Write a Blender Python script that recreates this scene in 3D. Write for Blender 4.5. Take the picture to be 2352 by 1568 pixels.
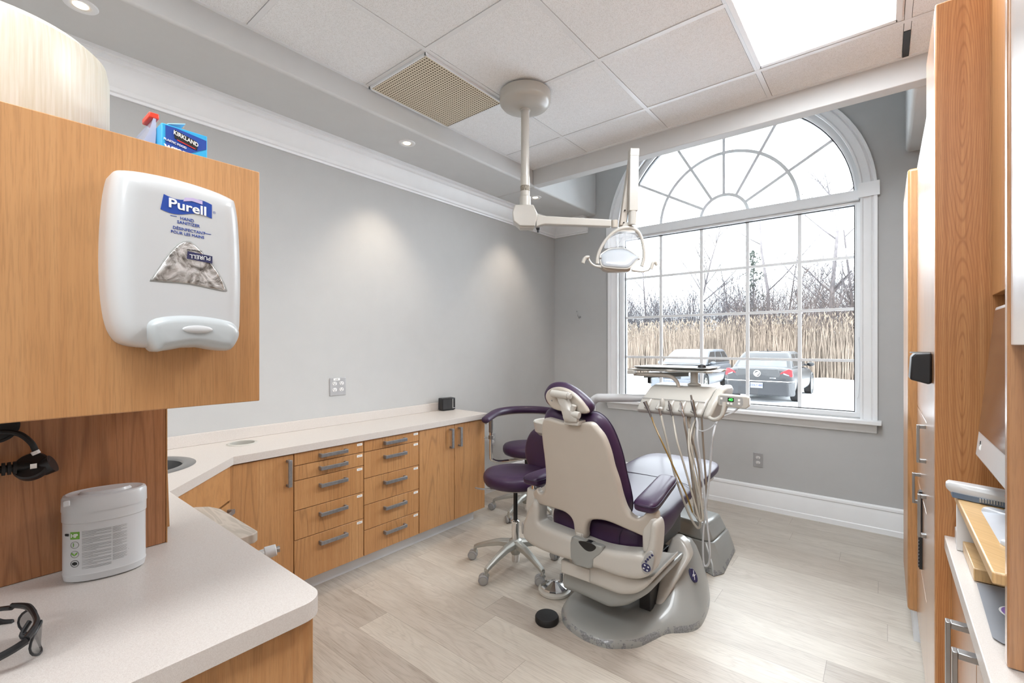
import bpy, bmesh, math, random
import numpy as np
from mathutils import Vector, Matrix
from mathutils.geometry import delaunay_2d_cdt

for o in list(bpy.data.objects):
    bpy.data.objects.remove(o)
SC = bpy.context.scene
COL = SC.collection
PI = math.pi
rnd = random.Random(7)

# ------------------------------------------------------------------ camera, sky, exposure
cd = bpy.data.cameras.new('camera')
cam = bpy.data.objects.new('camera', cd)
COL.objects.link(cam)
cam.location = (0, 0, 1.31)
cam.rotation_euler = (PI / 2, 0, math.radians(39.1))
cd.sensor_width = 36.0
cd.lens = 36.0 * 1053 / 2352
cd.shift_y = 8.5 / 2352
cd.clip_start = 0.02
cd.clip_end = 300
SC.camera = cam
SC.view_settings.view_transform = 'Standard'
SC.view_settings.look = 'None'
SC.view_settings.gamma = 1.0
SC.view_settings.use_curve_mapping = False
SC.view_settings.exposure = 1.43

wd = bpy.data.worlds.new('sky')
SC.world = wd
wd.use_nodes = True
bg = wd.node_tree.nodes['Background']
bg.inputs[0].default_value = (0.90, 0.955, 1.0, 1)
bg.inputs[1].default_value = 4.4


def area(name, loc, size, sizey, power, color=(1, 1, 1), rot=(0, 0, 0)):
    l = bpy.data.lights.new(name, 'AREA')
    l.shape = 'RECTANGLE'
    l.size, l.size_y, l.energy, l.color = size, sizey, power, color
    o = bpy.data.objects.new(name, l)
    o.location, o.rotation_euler = loc, rot
    COL.objects.link(o)
    return o


# sky portal in the window opening (guides daylight sampling only)
pt = area('window_portal', (-1.06, 4.26, 2.0), 2.0, 2.7, 1, rot=(-PI / 2, 0, 0))
pt.data.cycles.is_portal = True
# light given off by the ceiling troffers, one lamp just under each lens
PANELS = [(-0.225, 2.03), (-0.225, -0.41), (-1.44, -0.41), (-0.225, -2.2)]  # first panel is visible; the others are added out of view for brightness
PW = [13, 6.5, 4, 16]
for (px_, py_), w_ in zip(PANELS, PW):
    area('troffer_light', (px_, py_, 2.728), 0.54, 1.14, w_, (0.86, 0.93, 1.0))


# ------------------------------------------------------------------ materials
def L(c):
    return tuple(((v / 255) / 12.92 if v / 255 <= 0.04045 else ((v / 255 + 0.055) / 1.055) ** 2.4) for v in c) + (1.0,)


class NT:
    def __init__(s, name):
        s.m = bpy.data.materials.new(name)
        s.m.use_nodes = True
        s.t = s.m.node_tree
        s.b = s.t.nodes['Principled BSDF']

    def n(s, typ, **kw):
        x = s.t.nodes.new(typ)
        for k, v in kw.items():
            setattr(x, k, v)
        return x

    def l(s, a, b):
        s.t.links.new(a, b)

    def math(s, op, a, b=None, c=None):
        x = s.n('ShaderNodeMath', operation=op)
        for i, v in enumerate((a, b, c)):
            if v is None:
                continue
            if isinstance(v, (int, float)):
                x.inputs[i].default_value = v
            else:
                s.l(v, x.inputs[i])
        return x.outputs[0]

    def ramp(s, fac, stops):
        r = s.n('ShaderNodeValToRGB')
        e = r.color_ramp.elements
        e[0].position, e[0].color = stops[0]
        e[1].position, e[1].color = stops[-1]
        for p, c in stops[1:-1]:
            k = e.new(p)
            k.color = c
        s.l(fac, r.inputs[0])
        return r.outputs[0]

    def noise(s, vec, scale, detail=3, rough=.55, dist=0.0):
        x = s.n('ShaderNodeTexNoise')
        s.l(vec, x.inputs['Vector'])
        x.inputs['Scale'].default_value = scale
        x.inputs['Detail'].default_value = detail
        x.inputs['Roughness'].default_value = rough
        x.inputs['Distortion'].default_value = dist
        return x.outputs[0]

    def bump(s, h, strength, dist=.002):
        x = s.n('ShaderNodeBump')
        x.inputs['Strength'].default_value = strength
        x.inputs['Distance'].default_value = dist
        s.l(h, x.inputs['Height'])
        s.l(x.outputs[0], s.b.inputs['Normal'])

    def combine(s, x, y, z):
        c = s.n('ShaderNodeCombineXYZ')
        for i, v in enumerate((x, y, z)):
            if isinstance(v, (int, float)):
                c.inputs[i].default_value = v
            else:
                s.l(v, c.inputs[i])
        return c.outputs[0]

    def pos(s):
        g = s.n('ShaderNodeNewGeometry')
        return g.outputs['Position']

    def obj(s):
        return s.n('ShaderNodeTexCoord').outputs['Object']

    def sep(s, v):
        x = s.n('ShaderNodeSeparateXYZ')
        s.l(v, x.inputs[0])
        return x.outputs

    def mix(s, fac, a, b, mode='MIX'):
        x = s.n('ShaderNodeMix', data_type='RGBA', blend_type=mode)
        if isinstance(fac, (int, float)):
            x.inputs[0].default_value = fac
        else:
            s.l(fac, x.inputs[0])
        for i, v in ((6, a), (7, b)):
            if isinstance(v, tuple):
                x.inputs[i].default_value = v
            else:
                s.l(v, x.inputs[i])
        return x.outputs[2]


def mat(name, col, rough=.5, metal=0.0, coat=0.0, bump=0.0, bscale=200, spec=.5, var=0.04, vscale=8, emit=None, es=0.0, alpha=None, trans=0.0):
    t = NT(name)
    b = t.b
    c = L(col)
    n = t.noise(t.obj(), vscale, 3)
    d = tuple(max(0, v * (1 - var * 2)) for v in c[:3]) + (1,)
    u = tuple(min(1, v * (1 + var)) for v in c[:3]) + (1,)
    t.l(t.ramp(n, [(.3, d), (.7, u)]), b.inputs['Base Color'])
    b.inputs['Roughness'].default_value = rough
    b.inputs['Metallic'].default_value = metal
    b.inputs['Coat Weight'].default_value = coat
    b.inputs['Coat Roughness'].default_value = .12
    b.inputs['Specular IOR Level'].default_value = spec
    b.inputs['Transmission Weight'].default_value = trans
    if emit:
        b.inputs['Emission Color'].default_value = L(emit)
        b.inputs['Emission Strength'].default_value = es
    if alpha is not None:
        b.inputs['Alpha'].default_value = alpha
    if bump:
        t.bump(t.noise(t.obj(), bscale, 4), bump)
    return t.m


M = {}
M['wall'] = mat('wall_paint', (185, 185, 184), .75, bump=.12, bscale=160, var=.01)
M['wallr'] = mat('wall_paint_window_side', (186, 187, 187), .75, bump=.12, bscale=160, var=.01)
M['soffit'] = mat('soffit_paint', (210, 211, 211), .75, bump=.08, bscale=140, var=.01)
M['trim'] = mat('white_trim_paint', (238, 240, 242), .35, var=.01)
M['white'] = mat('white_plastic', (198, 199, 200), .28, coat=.3, var=.01)
M['whitem'] = mat('white_matte', (224, 223, 222), .6, var=.02)
M['ivory'] = mat('ivory_enamel', (186, 183, 176), .30, coat=.35, var=.015)
M['ivory2'] = mat('ivory_plastic', (189, 186, 178), .33, coat=.2, var=.015)
M['ivoryd'] = mat('warm_grey_shell', (182, 174, 163), .34, coat=.25, var=.01)
M['grey'] = mat('grey_enamel', (143, 145, 142), .30, coat=.35, var=.02)
M['greyp'] = mat('grey_plastic', (160, 160, 158), .45)
M['alu'] = mat('cast_aluminium', (172, 172, 166), .38, metal=.55, bump=.05, bscale=300)
M['chrome'] = mat('chrome', (225, 225, 225), .08, metal=1.0, var=.0)
M['steel'] = mat('brushed_steel', (165, 165, 165), .32, metal=1.0, bump=.05, bscale=400)
M['kick'] = mat('brushed_toe_kick', (226, 229, 233), .42, metal=.15, bump=.03, bscale=200, vscale=3)
M['plate'] = mat('satin_steel_plate', (178, 178, 180), .4, metal=.35)
M['handle'] = mat('brushed_pewter_handle', (150, 150, 152), .38, metal=.7, vscale=60, var=.08)
M['black'] = mat('black_plastic', (26, 27, 30), .38, bump=.05)
M['blackm'] = mat('black_rubber', (20, 21, 23), .6, bump=.1)
M['dark'] = mat('dark_gap', (30, 20, 15), .8)
M['purple'] = mat('purple_vinyl', (54, 31, 62), .48, coat=.10, bump=.12, bscale=420, spec=.42, var=.05)
M['seam'] = mat('dark_purple_seam', (38, 24, 50), .5)
M['laminate'] = NT('x').m
M['navy'] = mat('navy_plastic', (40, 42, 84), .3, coat=.3)
M['hose'] = mat('beige_grey_hose', (176, 170, 158), .42)
M['hosed'] = mat('brown_grey_hose', (140, 128, 115), .42)
M['hosey'] = mat('amber_hose', (146, 116, 60), .35)
M['hoseg'] = mat('light_grey_hose', (186, 188, 190), .4)
M['label'] = mat('white_label', (242, 242, 240), .6)
M['ink'] = mat('grey_ink', (130, 130, 128), .7)
M['blackink'] = mat('black_ink', (25, 25, 25), .6)
M['blueink'] = mat('blue_ink', (30, 70, 160), .5)
M['green'] = mat('leaf_green_ink', (116, 172, 62), .5)
M['red'] = mat('red_plastic', (226, 66, 44), .35)
M['redink'] = mat('red_ink', (205, 40, 40), .5)
M['cyan'] = mat('cyan_card', (52, 172, 226), .4)
M['cyanl'] = mat('pale_blue_card', (170, 222, 246), .4)
M['lilac'] = mat('lilac_ink', (196, 182, 220), .5)
M['purpleink'] = mat('violet_print', (150, 115, 195), .5)
M['mousepad'] = mat('grey_mouse_mat', (128, 130, 136), .6)
M['silver'] = mat('silver_plastic', (200, 205, 212), .35, metal=.3)
M['screen'] = mat('dark_glossy_screen', (48, 36, 36), .12, coat=.8)
M['greyrubber'] = mat('grey_caster_tread', (150, 150, 150), .5)
M['snow'] = mat('snow', (238,240,243), .85, bump=.8, bscale=6, var=.02)
M['tyre'] = mat('tyre_rubber', (18, 19, 21), .8)
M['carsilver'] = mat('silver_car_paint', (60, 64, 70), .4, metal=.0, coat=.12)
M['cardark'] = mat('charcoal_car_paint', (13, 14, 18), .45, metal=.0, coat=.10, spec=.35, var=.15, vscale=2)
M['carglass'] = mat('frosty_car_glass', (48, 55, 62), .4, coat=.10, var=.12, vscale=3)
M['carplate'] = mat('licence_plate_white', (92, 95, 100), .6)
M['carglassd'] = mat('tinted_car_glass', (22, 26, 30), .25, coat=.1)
M['tail'] = mat('red_tail_light', (112, 10, 20), .35, coat=.1, spec=.3, var=.1, vscale=10)
M['led'] = mat('green_display_digits', (40, 230, 60), .5, emit=(60, 255, 80), es=1.6)
M['ledbg'] = mat('dark_display', (16, 36, 16), .2)
M['bark'] = mat('bare_grey_bark', (75, 70, 71), .9, var=.15, vscale=4)
M['bark2'] = mat('pale_grey_bark', (92, 87, 88), .9, var=.15, vscale=4)
M['twig'] = mat('winter_brush_twigs', (74, 71, 75), .95, var=.2, vscale=.6)
M['twigb'] = mat('tan_brush_twigs', (88, 76, 71), .95, var=.2, vscale=.6)
M['cedar'] = mat('dull_cedar_green', (57, 63, 57), .9, var=.2)
M['reed'] = mat('dry_reed', (120, 107, 95), .9, var=.2, vscale=1.2)
M['plume'] = mat('reed_plume', (114, 102, 89), .95, var=.15, vscale=2)
M['paper'] = mat('cream_paper', (226, 224, 208), .8)
M['lens'] = mat('troffer_lens', (250, 250, 250), .5, emit=(255, 253, 248), es=2.6)
M['bulb'] = mat('downlight_bulb', (255, 245, 225), .3, emit=(255, 232, 196), es=3.5)
M['reflector'] = mat('frosted_reflector', (176, 181, 187), .18, coat=.3, var=.01)
M['oakgrey'] = None


def m_wood(name, base, dark, light, seed=0, contour=1.0, coat=.12, uf=9.0, freq=95.0):
    t = NT(name)
    s = t.sep(t.pos())
    oi = t.n('ShaderNodeObjectInfo').outputs['Random']
    off = t.math('MULTIPLY', oi, 13.7)
    u = t.math('ADD', t.math('ADD', s[0], s[1]), off)
    v = t.math('ADD', s[2], off)
    # thin nested cathedral lines
    lo = t.noise(t.combine(t.math('MULTIPLY', u, uf), seed, t.math('MULTIPLY', v, .55)), 1.0, .6, .4, .12)
    w = t.noise(t.combine(t.math('MULTIPLY', u, 60), seed, t.math('MULTIPLY', v, 12)), 1.0, 2, .5)
    lo = t.math('ADD', lo, t.math('MULTIPLY', w, .008))
    ring = t.math('MULTIPLY_ADD', t.math('SINE', t.math('MULTIPLY', lo, freq)), .5, .5)
    ring = t.math('POWER', ring, 11.0)
    mask = t.ramp(t.noise(t.combine(t.math('MULTIPLY', u, 3.1), seed + 20, t.math('MULTIPLY', v, .5)), 1.0, 1, .4), [(.42, (0, 0, 0, 1)), (.56, (1, 1, 1, 1))])
    mid = t.noise(t.combine(t.math('MULTIPLY', u, 85.0), seed + 3, t.math('MULTIPLY', v, 1.1)), 1.0, 4, .65)
    fine = t.noise(t.combine(t.math('MULTIPLY', u, 420.0), seed + 9, t.math('MULTIPLY', v, 16.0)), 1.0, 3, .6)
    big = t.noise(t.combine(t.math('MULTIPLY', u, 5.0), seed + 5, t.math('MULTIPLY', v, .8)), 1.0, 2, .5)
    c = t.ramp(mid, [(.30, L(dark)), (.5, L(base)), (.72, L(light))])
    c = t.mix(.35, c, t.ramp(big, [(.35, L(dark)), (.65, L(light))]))
    c = t.mix(t.math('MULTIPLY', t.math('MULTIPLY', ring, mask),   .42 * contour), c, L(tuple(int(k * .72) for k in dark)))
    c = t.mix(t.ramp(fine, [(.38, (.30, .30, .30, 1)), (.52, (0, 0, 0, 1))]), c, L(tuple(int(k * .80) for k in dark)))
    t.l(c, t.b.inputs['Base Color'])
    t.b.inputs['Roughness'].default_value = .38
    t.b.inputs['Coat Weight'].default_value = coat
    t.b.inputs['Coat Roughness'].default_value = .18
    t.bump(fine, .05, .001)
    return t.m


M['wood'] = m_wood('cherry_laminate', (185, 135, 86), (172, 120, 73), (196, 150, 102))
M['woodd'] = m_wood('darker_cherry_laminate', (166, 113, 73), (151, 97, 59), (179, 127, 87), 2)
M['woodp'] = m_wood('cherry_panel', (181, 127, 79), (165, 112, 66), (192, 143, 94), 5, 1.5, uf=5.0, freq=120.0)


def m_panel():
    t = NT('cherry_panel_nested_ovals')
    s = t.sep(t.pos())
    w1 = t.noise(t.combine(t.math('MULTIPLY', s[0], 20), 0, t.math('MULTIPLY', s[2], 2.2)), 1.0, 2, .5)
    dx = t.math('ADD', t.math('SUBTRACT', s[0], .160), t.math('MULTIPLY', t.math('SUBTRACT', w1, .5), .018))
    zz = t.math('PINGPONG', t.math('ADD', s[2], .21), .36)
    zz = t.math('MULTIPLY', zz, .085)
    d = t.math('SQRT', t.math('ADD', t.math('MULTIPLY', dx, dx), t.math('MULTIPLY', zz, zz)))
    ring = t.math('POWER', t.math('MULTIPLY_ADD', t.math('SINE', t.math('MULTIPLY', d, 1500.0)), .5, .5), 5.0)
    u = s[0]
    mid = t.noise(t.combine(t.math('MULTIPLY', u, 120.0), 0, t.math('MULTIPLY', s[2], 1.3)), 1.0, 4, .65)
    fine = t.noise(t.combine(t.math('MULTIPLY', u, 600.0), 3, t.math('MULTIPLY', s[2], 20)), 1.0, 3, .6)
    c = t.ramp(mid, [(.3, L((164, 109, 63))), (.5, L((185, 129, 79))), (.72, L((197, 146, 95)))])
    c = t.mix(t.math('MULTIPLY', ring, .45), c, L((138, 82, 42)))
    c = t.mix(t.ramp(fine, [(.38, (.3, .3, .3, 1)), (.52, (0, 0, 0, 1))]), c, L((144, 92, 53)))
    t.l(c, t.b.inputs['Base Color'])
    t.b.inputs['Roughness'].default_value = .4
    return t.m


M['woodp'] = m_panel()
M['woodl'] = m_wood('honey_shelf', (204, 167, 117), (191, 152, 99), (214, 181, 132), 8, .4)
M['woodg'] = m_wood('glossy_cherry_door', (176, 126, 83), (163, 111, 70), (187, 141, 98), 3, 1.0, coat=1.0)


def m_laminate():
    t = NT('pale_stone_laminate')
    p = t.obj()
    a = t.noise(p, 900, 2, .6)
    b_ = t.noise(p, 260, 3, .6)
    c = t.ramp(a, [(.30, L((181, 170, 164))), (.5, L((206, 198, 192))), (.72, L((215, 211, 206)))])
    c = t.mix(.3, c, t.ramp(b_, [(.35, L((193, 185, 178))), (.65, L((212, 207, 201)))]))
    t.l(c, t.b.inputs['Base Color'])
    t.b.inputs['Roughness'].default_value = .36
    t.bump(a, .03, .0006)
    return t.m


M['laminate'] = m_laminate()


def m_floor():
    t = NT('greige_oak_planks')
    s = t.sep(t.pos())
    PWID, PLEN = .158, 1.05
    row = t.math('FLOOR', t.math('DIVIDE', t.math('ADD', s[1], 9.07), PWID))
    wn = t.n('ShaderNodeTexWhiteNoise', noise_dimensions='1D')
    t.l(row, wn.inputs['W'])
    xo = t.math('ADD', s[0], t.math('MULTIPLY', wn.outputs[0], PLEN))
    colm = t.math('FLOOR', t.math('DIVIDE', t.math('ADD', xo, 20), PLEN))
    wn2 = t.n('ShaderNodeTexWhiteNoise', noise_dimensions='2D')
    t.l(t.combine(row, colm, 0), wn2.inputs['Vector'])
    r = wn2.outputs[0]
    rr = t.math('MULTIPLY', r, 37.0)
    fx = t.math('FRACT', t.math('DIVIDE', t.math('ADD', xo, 20), PLEN))
    fy = t.math('FRACT', t.math('DIVIDE', t.math('ADD', s[1], 9.07), PWID))
    gx = t.math('LESS_THAN', fx, .0012 / PLEN * 1.6)
    gy = t.math('LESS_THAN', fy, .0012 / PWID * 1.3)
    gap = t.math('MAXIMUM', gx, gy)
    lo = t.noise(t.combine(t.math('MULTIPLY', s[0], 1.5), t.math('MULTIPLY', s[1], 8.0), rr), 1.0, 2.5, .5, .5)
    ring = t.math('POWER', t.math('MULTIPLY_ADD', t.math('SINE', t.math('MULTIPLY', lo, 85.0)), .5, .5), 3.0)
    fine = t.noise(t.combine(t.math('MULTIPLY', s[0], 9.0), t.math('MULTIPLY', s[1], 210.0), rr), 1.0, 4, .65)
    blotch = t.noise(t.combine(t.math('MULTIPLY', s[0], 2.2), t.math('MULTIPLY', s[1], 7.0), rr), 1.0, 4, .6)
    c = t.ramp(blotch, [(.25, L((151, 137, 124))), (.5, L((182, 172, 159))), (.75, L((201, 192, 181)))])
    c = t.mix(t.math('MULTIPLY', ring, t.math('MULTIPLY', blotch, .62)), c, L((141, 128, 115)))
    c = t.mix(t.math('MULTIPLY', t.ramp(fine, [(.38, (0, 0, 0, 1)), (.62, (1, 1, 1, 1))]), .42), c, L((204, 197, 187)))
    c = t.mix(t.math('MULTIPLY', t.ramp(fine, [(.30, (1, 1, 1, 1)), (.46, (0, 0, 0, 1))]), .38), c, L((124, 112, 103)))
    c = t.mix(.30, c, t.ramp(r, [(0, L((120, 109, 99))), (.22, L((162, 151, 140))), (.5, L((195, 188, 176))), (.8, L((210, 205, 193))), (1, L((170, 163, 155)))]))
    c = t.mix(t.math('MULTIPLY', gap, .55), c, L((103, 91, 81)))
    t.l(c, t.b.inputs['Base Color'])
    t.b.inputs['Roughness'].default_value = .4
    t.bump(fine, .08, .001)
    return t.m


M['floor'] = m_floor()


def m_oakgrey():
    t = NT('grey_oak_board')
    s = t.sep(t.pos())
    lo = t.noise(t.combine(t.math('MULTIPLY', s[0], 4), t.math('MULTIPLY', s[1], 14), 0), 1.0, 2, .5, .6)
    ring = t.math('MULTIPLY_ADD', t.math('SINE', t.math('MULTIPLY', lo, 42.0)), .5, .5)
    t.l(t.ramp(ring, [(.1, L((164, 154, 142))), (.9, L((182, 172, 160)))]), t.b.inputs['Base Color'])
    t.b.inputs['Roughness'].default_value = .45
    return t.m


M['oakgrey'] = m_oakgrey()


def m_tile():
    t = NT('acoustic_tile')
    p = t.pos()
    a = t.noise(p, 55, 4, .7)
    w = t.n('ShaderNodeTexVoronoi')
    w.inputs['Scale'].default_value = 210
    t.l(p, w.inputs['Vector'])
    n2 = t.noise(p, 330, 3, .7)
    pit = t.math('MULTIPLY', t.math('LESS_THAN', w.outputs[0], .42), t.math('GREATER_THAN', n2, .48))
    c = t.mix(t.math('MULTIPLY', pit, .55), L((248, 250, 252)), L((196, 193, 189)))
    c = t.mix(.3, c, t.ramp(a, [(.35, L((236, 237, 238))), (.6, L((250, 251, 252)))]))
    t.l(c, t.b.inputs['Base Color'])
    t.b.inputs['Roughness'].default_value = .9
    t.bump(n2, .5, .003)
    return t.m


M['tile'] = m_tile()


def m_perf():
    t = NT('perforated_vent_metal')
    s = t.sep(t.pos())
    f = []
    for k in (0, 1):
        q = t.math('FRACT', t.math('MULTIPLY', s[k], 1 / .0165))
        q = t.math('SUBTRACT', q, .5)
        f.append(t.math('MULTIPLY', q, q))
    d = t.math('SQRT', t.math('ADD', f[0], f[1]))
    hole = t.math('LESS_THAN', d, .31)
    t.l(t.mix(hole, L((224, 214, 192)), L((96, 82, 60))), t.b.inputs['Base Color'])
    t.b.inputs['Roughness'].default_value = .6
    return t.m


M['perf'] = m_perf()


def m_glass():
    t = NT('window_glass')
    tr = t.n('ShaderNodeBsdfTransparent')
    tr.inputs[0].default_value = (.97, .985, .99, 1)
    gl = t.n('ShaderNodeBsdfGlossy')
    gl.inputs['Roughness'].default_value = .02
    fr = t.n('ShaderNodeFresnel')
    fr.inputs[0].default_value = 1.35
    mx = t.n('ShaderNodeMixShader')
    t.l(fr.outputs[0], mx.inputs[0])
    t.l(tr.outputs[0], mx.inputs[1])
    t.l(gl.outputs[0], mx.inputs[2])
    t.l(mx.outputs[0], t.t.nodes['Material Output'].inputs[0])
    return t.m


M['glass'] = m_glass()


def m_clear(name, col, a):
    t = NT(name)
    tr = t.n('ShaderNodeBsdfTransparent')
    mx = t.n('ShaderNodeMixShader')
    mx.inputs[0].default_value = a
    t.l(tr.outputs[0], mx.inputs[1])
    t.l(t.b.outputs[0], mx.inputs[2])
    t.b.inputs['Base Color'].default_value = L(col)
    t.b.inputs['Roughness'].default_value = .08
    t.l(mx.outputs[0], t.t.nodes['Material Output'].inputs[0])
    return t.m


M['shield'] = m_clear('clear_plastic_shield', (230, 236, 242), .28)
M['lensgrey'] = m_clear('tinted_safety_lens', (120, 118, 116), .42)
M['bag'] = m_clear('translucent_bag_film', (210, 214, 236), .6)


def m_roll():
    t = NT('translucent_plastic_roll')
    s = t.sep(t.obj())
    ang = t.math('ARCTAN2', s[1], s[0])
    a = t.noise(t.combine(t.math('MULTIPLY', ang, 34), 0, t.math('MULTIPLY', s[2], 8)), 1.0, 3, .6)
    t.l(t.ramp(a, [(.3, L((214, 206, 184))), (.7, L((230, 226, 214)))]), t.b.inputs['Base Color'])
    t.b.inputs['Roughness'].default_value = .35
    t.b.inputs['Subsurface Weight'].default_value = .3
    t.b.inputs['Subsurface Radius'].default_value = (.05, .05, .04)
    return t.m


M['roll'] = m_roll()


def m_worn():
    t = NT('grey_enamel_with_worn_edge')
    p = t.pos()
    s = t.sep(p)
    n = t.noise(p, 22, 4, .6)
    f = t.math('MULTIPLY', t.math('LESS_THAN', s[2], .030), t.math('GREATER_THAN', n, .50))
    g = t.noise(p, 160, 3, .7)
    t.l(t.mix(f, L((148, 150, 147)), t.ramp(g, [(.3, L((92, 94, 96))), (.7, L((150, 152, 154)))])), t.b.inputs['Base Color'])
    t.b.inputs['Roughness'].default_value = .3
    t.b.inputs['Coat Weight'].default_value = .3
    return t.m


M['worn'] = m_worn()


def m_ground():
    t = NT('snowy_parking_lot')
    p = t.pos()
    s = t.sep(p)
    n = t.noise(t.combine(t.math('MULTIPLY', s[0], .22), t.math('MULTIPLY', s[1], .5), 0), 1.0, 4, .6, .6)
    # cleared asphalt lies close to the building, packed snow further out
    near = t.math('SUBTRACT', n, t.math('MULTIPLY', t.math('SUBTRACT', s[1], 11.5), .05))
    g = t.noise(p, 12, 4, .7)
    asp = t.ramp(g, [(.3, L((120, 123, 130))), (.7, L((160, 163, 170)))])
    t.l(t.mix(t.ramp(near, [(.50, (0, 0, 0, 1)), (.62, (1, 1, 1, 1))]), L((238, 240, 243)), asp), t.b.inputs['Base Color'])
    t.b.inputs['Roughness'].default_value = .8
    t.bump(g, .4, .02)
    return t.m


M['ground'] = m_ground()


# ------------------------------------------------------------------ mesh helpers
def catmull(pts, n=6, closed=True):
    P = [np.array(p, float) for p in pts]
    N = len(P)
    out = []
    rng = range(N) if closed else range(N - 1)
    for i in rng:
        if closed:
            a, b, c, d = P[i - 1], P[i], P[(i + 1) % N], P[(i + 2) % N]
        else:
            a, b, c, d = P[max(i - 1, 0)], P[i], P[i + 1], P[min(i + 2, N - 1)]
        for k in range(n):
            t = k / n
            out.append(.5 * (2 * b + (c - a) * t + (2 * a - 5 * b + 4 * c - d) * t * t + (3 * b - a - 3 * c + d) * t ** 3))
    if not closed:
        out.append(P[-1])
    return out


class MB:
    def __init__(s):
        s.bm = bmesh.new()

    def box(s, x0, x1, y0, y1, z0, z1, mtx=None):
        v = [s.bm.verts.new((x, y, z)) for x in (x0, x1) for y in (y0, y1) for z in (z0, z1)]
        for f in ((0, 1, 3, 2), (4, 6, 7, 5), (0, 4, 5, 1), (2, 3, 7, 6), (0, 2, 6, 4), (1, 5, 7, 3)):
            s.bm.faces.new([v[i] for i in f])
        if mtx is not None:
            for q in v:
                q.co = mtx @ q.co
        return s

    def loft(s, rings, cap=True, closed=True):
        R = [[s.bm.verts.new(Vector(p)) for p in r] for r in rings]
        n = len(R[0])
        for a, b in zip(R[:-1], R[1:]):
            for i in range(n if closed else n - 1):
                j = (i + 1) % n
                try:
                    s.bm.faces.new((a[i], a[j], b[j], b[i]))
                except ValueError:
                    pass
        if cap:
            s.bm.faces.new(R[0][::-1])
            s.bm.faces.new(R[-1])
        return s

    def tube(s, pts, r, seg=10, smooth=0, closed=False, sy=1.0):
        P = [Vector(p) for p in pts]
        if smooth:
            P = [Vector(p) for p in catmull(pts, smooth, closed)]
        n = len(P)
        rr = r if isinstance(r, (list, tuple)) else [r] * n
        if len(rr) != n:
            rr = list(np.interp(np.linspace(0, 1, n), np.linspace(0, 1, len(rr)), rr))
        rings = []
        up = None
        for i in range(n):
            if closed:
                d = P[(i + 1) % n] - P[i - 1]
            else:
                d = P[min(i + 1, n - 1)] - P[max(i - 1, 0)]
            d.normalize()
            if up is None:
                up = Vector((0, 0, 1)) if abs(d.z) < .9 else Vector((1, 0, 0))
            a = d.cross(up)
            a.normalize()
            b = a.cross(d)
            b.normalize()
            up = b
            rings.append([P[i] + a * math.cos(2 * PI * k / seg) * rr[i] + b * math.sin(2 * PI * k / seg) * rr[i] * sy for k in range(seg)])
        if closed:
            rings.append(rings[0])
        return s.loft(rings, cap=not closed)

    def cyl(s, a, b, r, r2=None, seg=24):
        return s.tube([a, b], [r, r if r2 is None else r2], seg)

    def lathe(s, prof, o=(0, 0, 0), ax=(0, 0, 1), seg=40, sx=1, sy=1, cap=True, a0=0.0):
        ax = Vector(ax).normalized()
        q = Vector((0, 0, 1)).rotation_difference(ax)
        rings = []
        for r, z in prof:
            rings.append([Vector(o) + q @ Vector((sx * r * math.cos(a0 + 2 * PI * k / seg), sy * r * math.sin(a0 + 2 * PI * k / seg), z)) for k in range(seg)])
        return s.loft(rings, cap=cap)

    def ell(s, c, rx, ry, rz, seg=20, rg=10):
        prof = [(math.sin(PI * (i + .02) / (rg + .04)), -math.cos(PI * (i + .02) / (rg + .04))) for i in range(rg + 1)]
        rings = [[Vector((c[0] + rx * r * math.cos(2 * PI * k / seg), c[1] + ry * r * math.sin(2 * PI * k / seg), c[2] + rz * z)) for k in range(seg)] for r, z in prof]
        return s.loft(rings)

    def quad(s, *p):
        s.bm.faces.new([s.bm.verts.new(Vector(q)) for q in p])
        return s

    def prism(s, poly, f, h0, h1):
        """poly: list of (u,v); f(u,v,h)->point"""
        a = [s.bm.verts.new(Vector(f(u, v, h0))) for u, v in poly]
        b = [s.bm.verts.new(Vector(f(u, v, h1))) for u, v in poly]
        n = len(a)
        for i in range(n):
            j = (i + 1) % n
            s.bm.faces.new((a[i], a[j], b[j], b[i]))
        s.bm.faces.new(a[::-1])
        s.bm.faces.new(b)
        return s

    def pillow(s, outline, f, T, B, r, step=.02, rb=None, smooth=4, D=0.0, rings=(.06, .2, .42, .7, 1.0)):
        """puffed sheet: outline (u,v), f(u,v,h)->3D, T/B heights above and below (number or function), r edge radius, D straight wall depth"""
        ol = catmull(outline, smooth) if smooth else [np.array(p, float) for p in outline]
        ol = np.array(ol)
        n = len(ol)
        area_ = sum(ol[i][0] * ol[(i + 1) % n][1] - ol[(i + 1) % n][0] * ol[i][1] for i in range(n))
        if area_ < 0:
            ol = ol[::-1]
        A = ol
        Bq = np.roll(ol, -1, axis=0)

        def dist(p):
            ab = Bq - A
            ap = p - A
            t = np.clip((ap * ab).sum(1) / np.maximum((ab ** 2).sum(1), 1e-12), 0, 1)
            return np.sqrt(((A + ab * t[:, None] - p) ** 2).sum(1)).min()

        def inside(p):
            x, y = p
            c = ((A[:, 1] > y) != (Bq[:, 1] > y))
            den = np.where(np.abs(Bq[:, 1] - A[:, 1]) < 1e-12, 1e-12, Bq[:, 1] - A[:, 1])
            xi = A[:, 0] + (y - A[:, 1]) / den * (Bq[:, 0] - A[:, 0])
            return (c & (x < xi)).sum() % 2 == 1
        pts = [tuple(p) for p in ol]
        tang = np.roll(ol, -1, axis=0) - np.roll(ol, 1, axis=0)
        nrm = np.stack([-tang[:, 1], tang[:, 0]], 1)
        nrm /= np.maximum(np.linalg.norm(nrm, axis=1)[:, None], 1e-9)
        for k in rings:
            for i in range(n):
                p = ol[i] + nrm[i] * r * k
                if inside(p) and dist(p) > r * k * .93:
                    pts.append(tuple(p))
        lo, hi = ol.min(0), ol.max(0)
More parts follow.
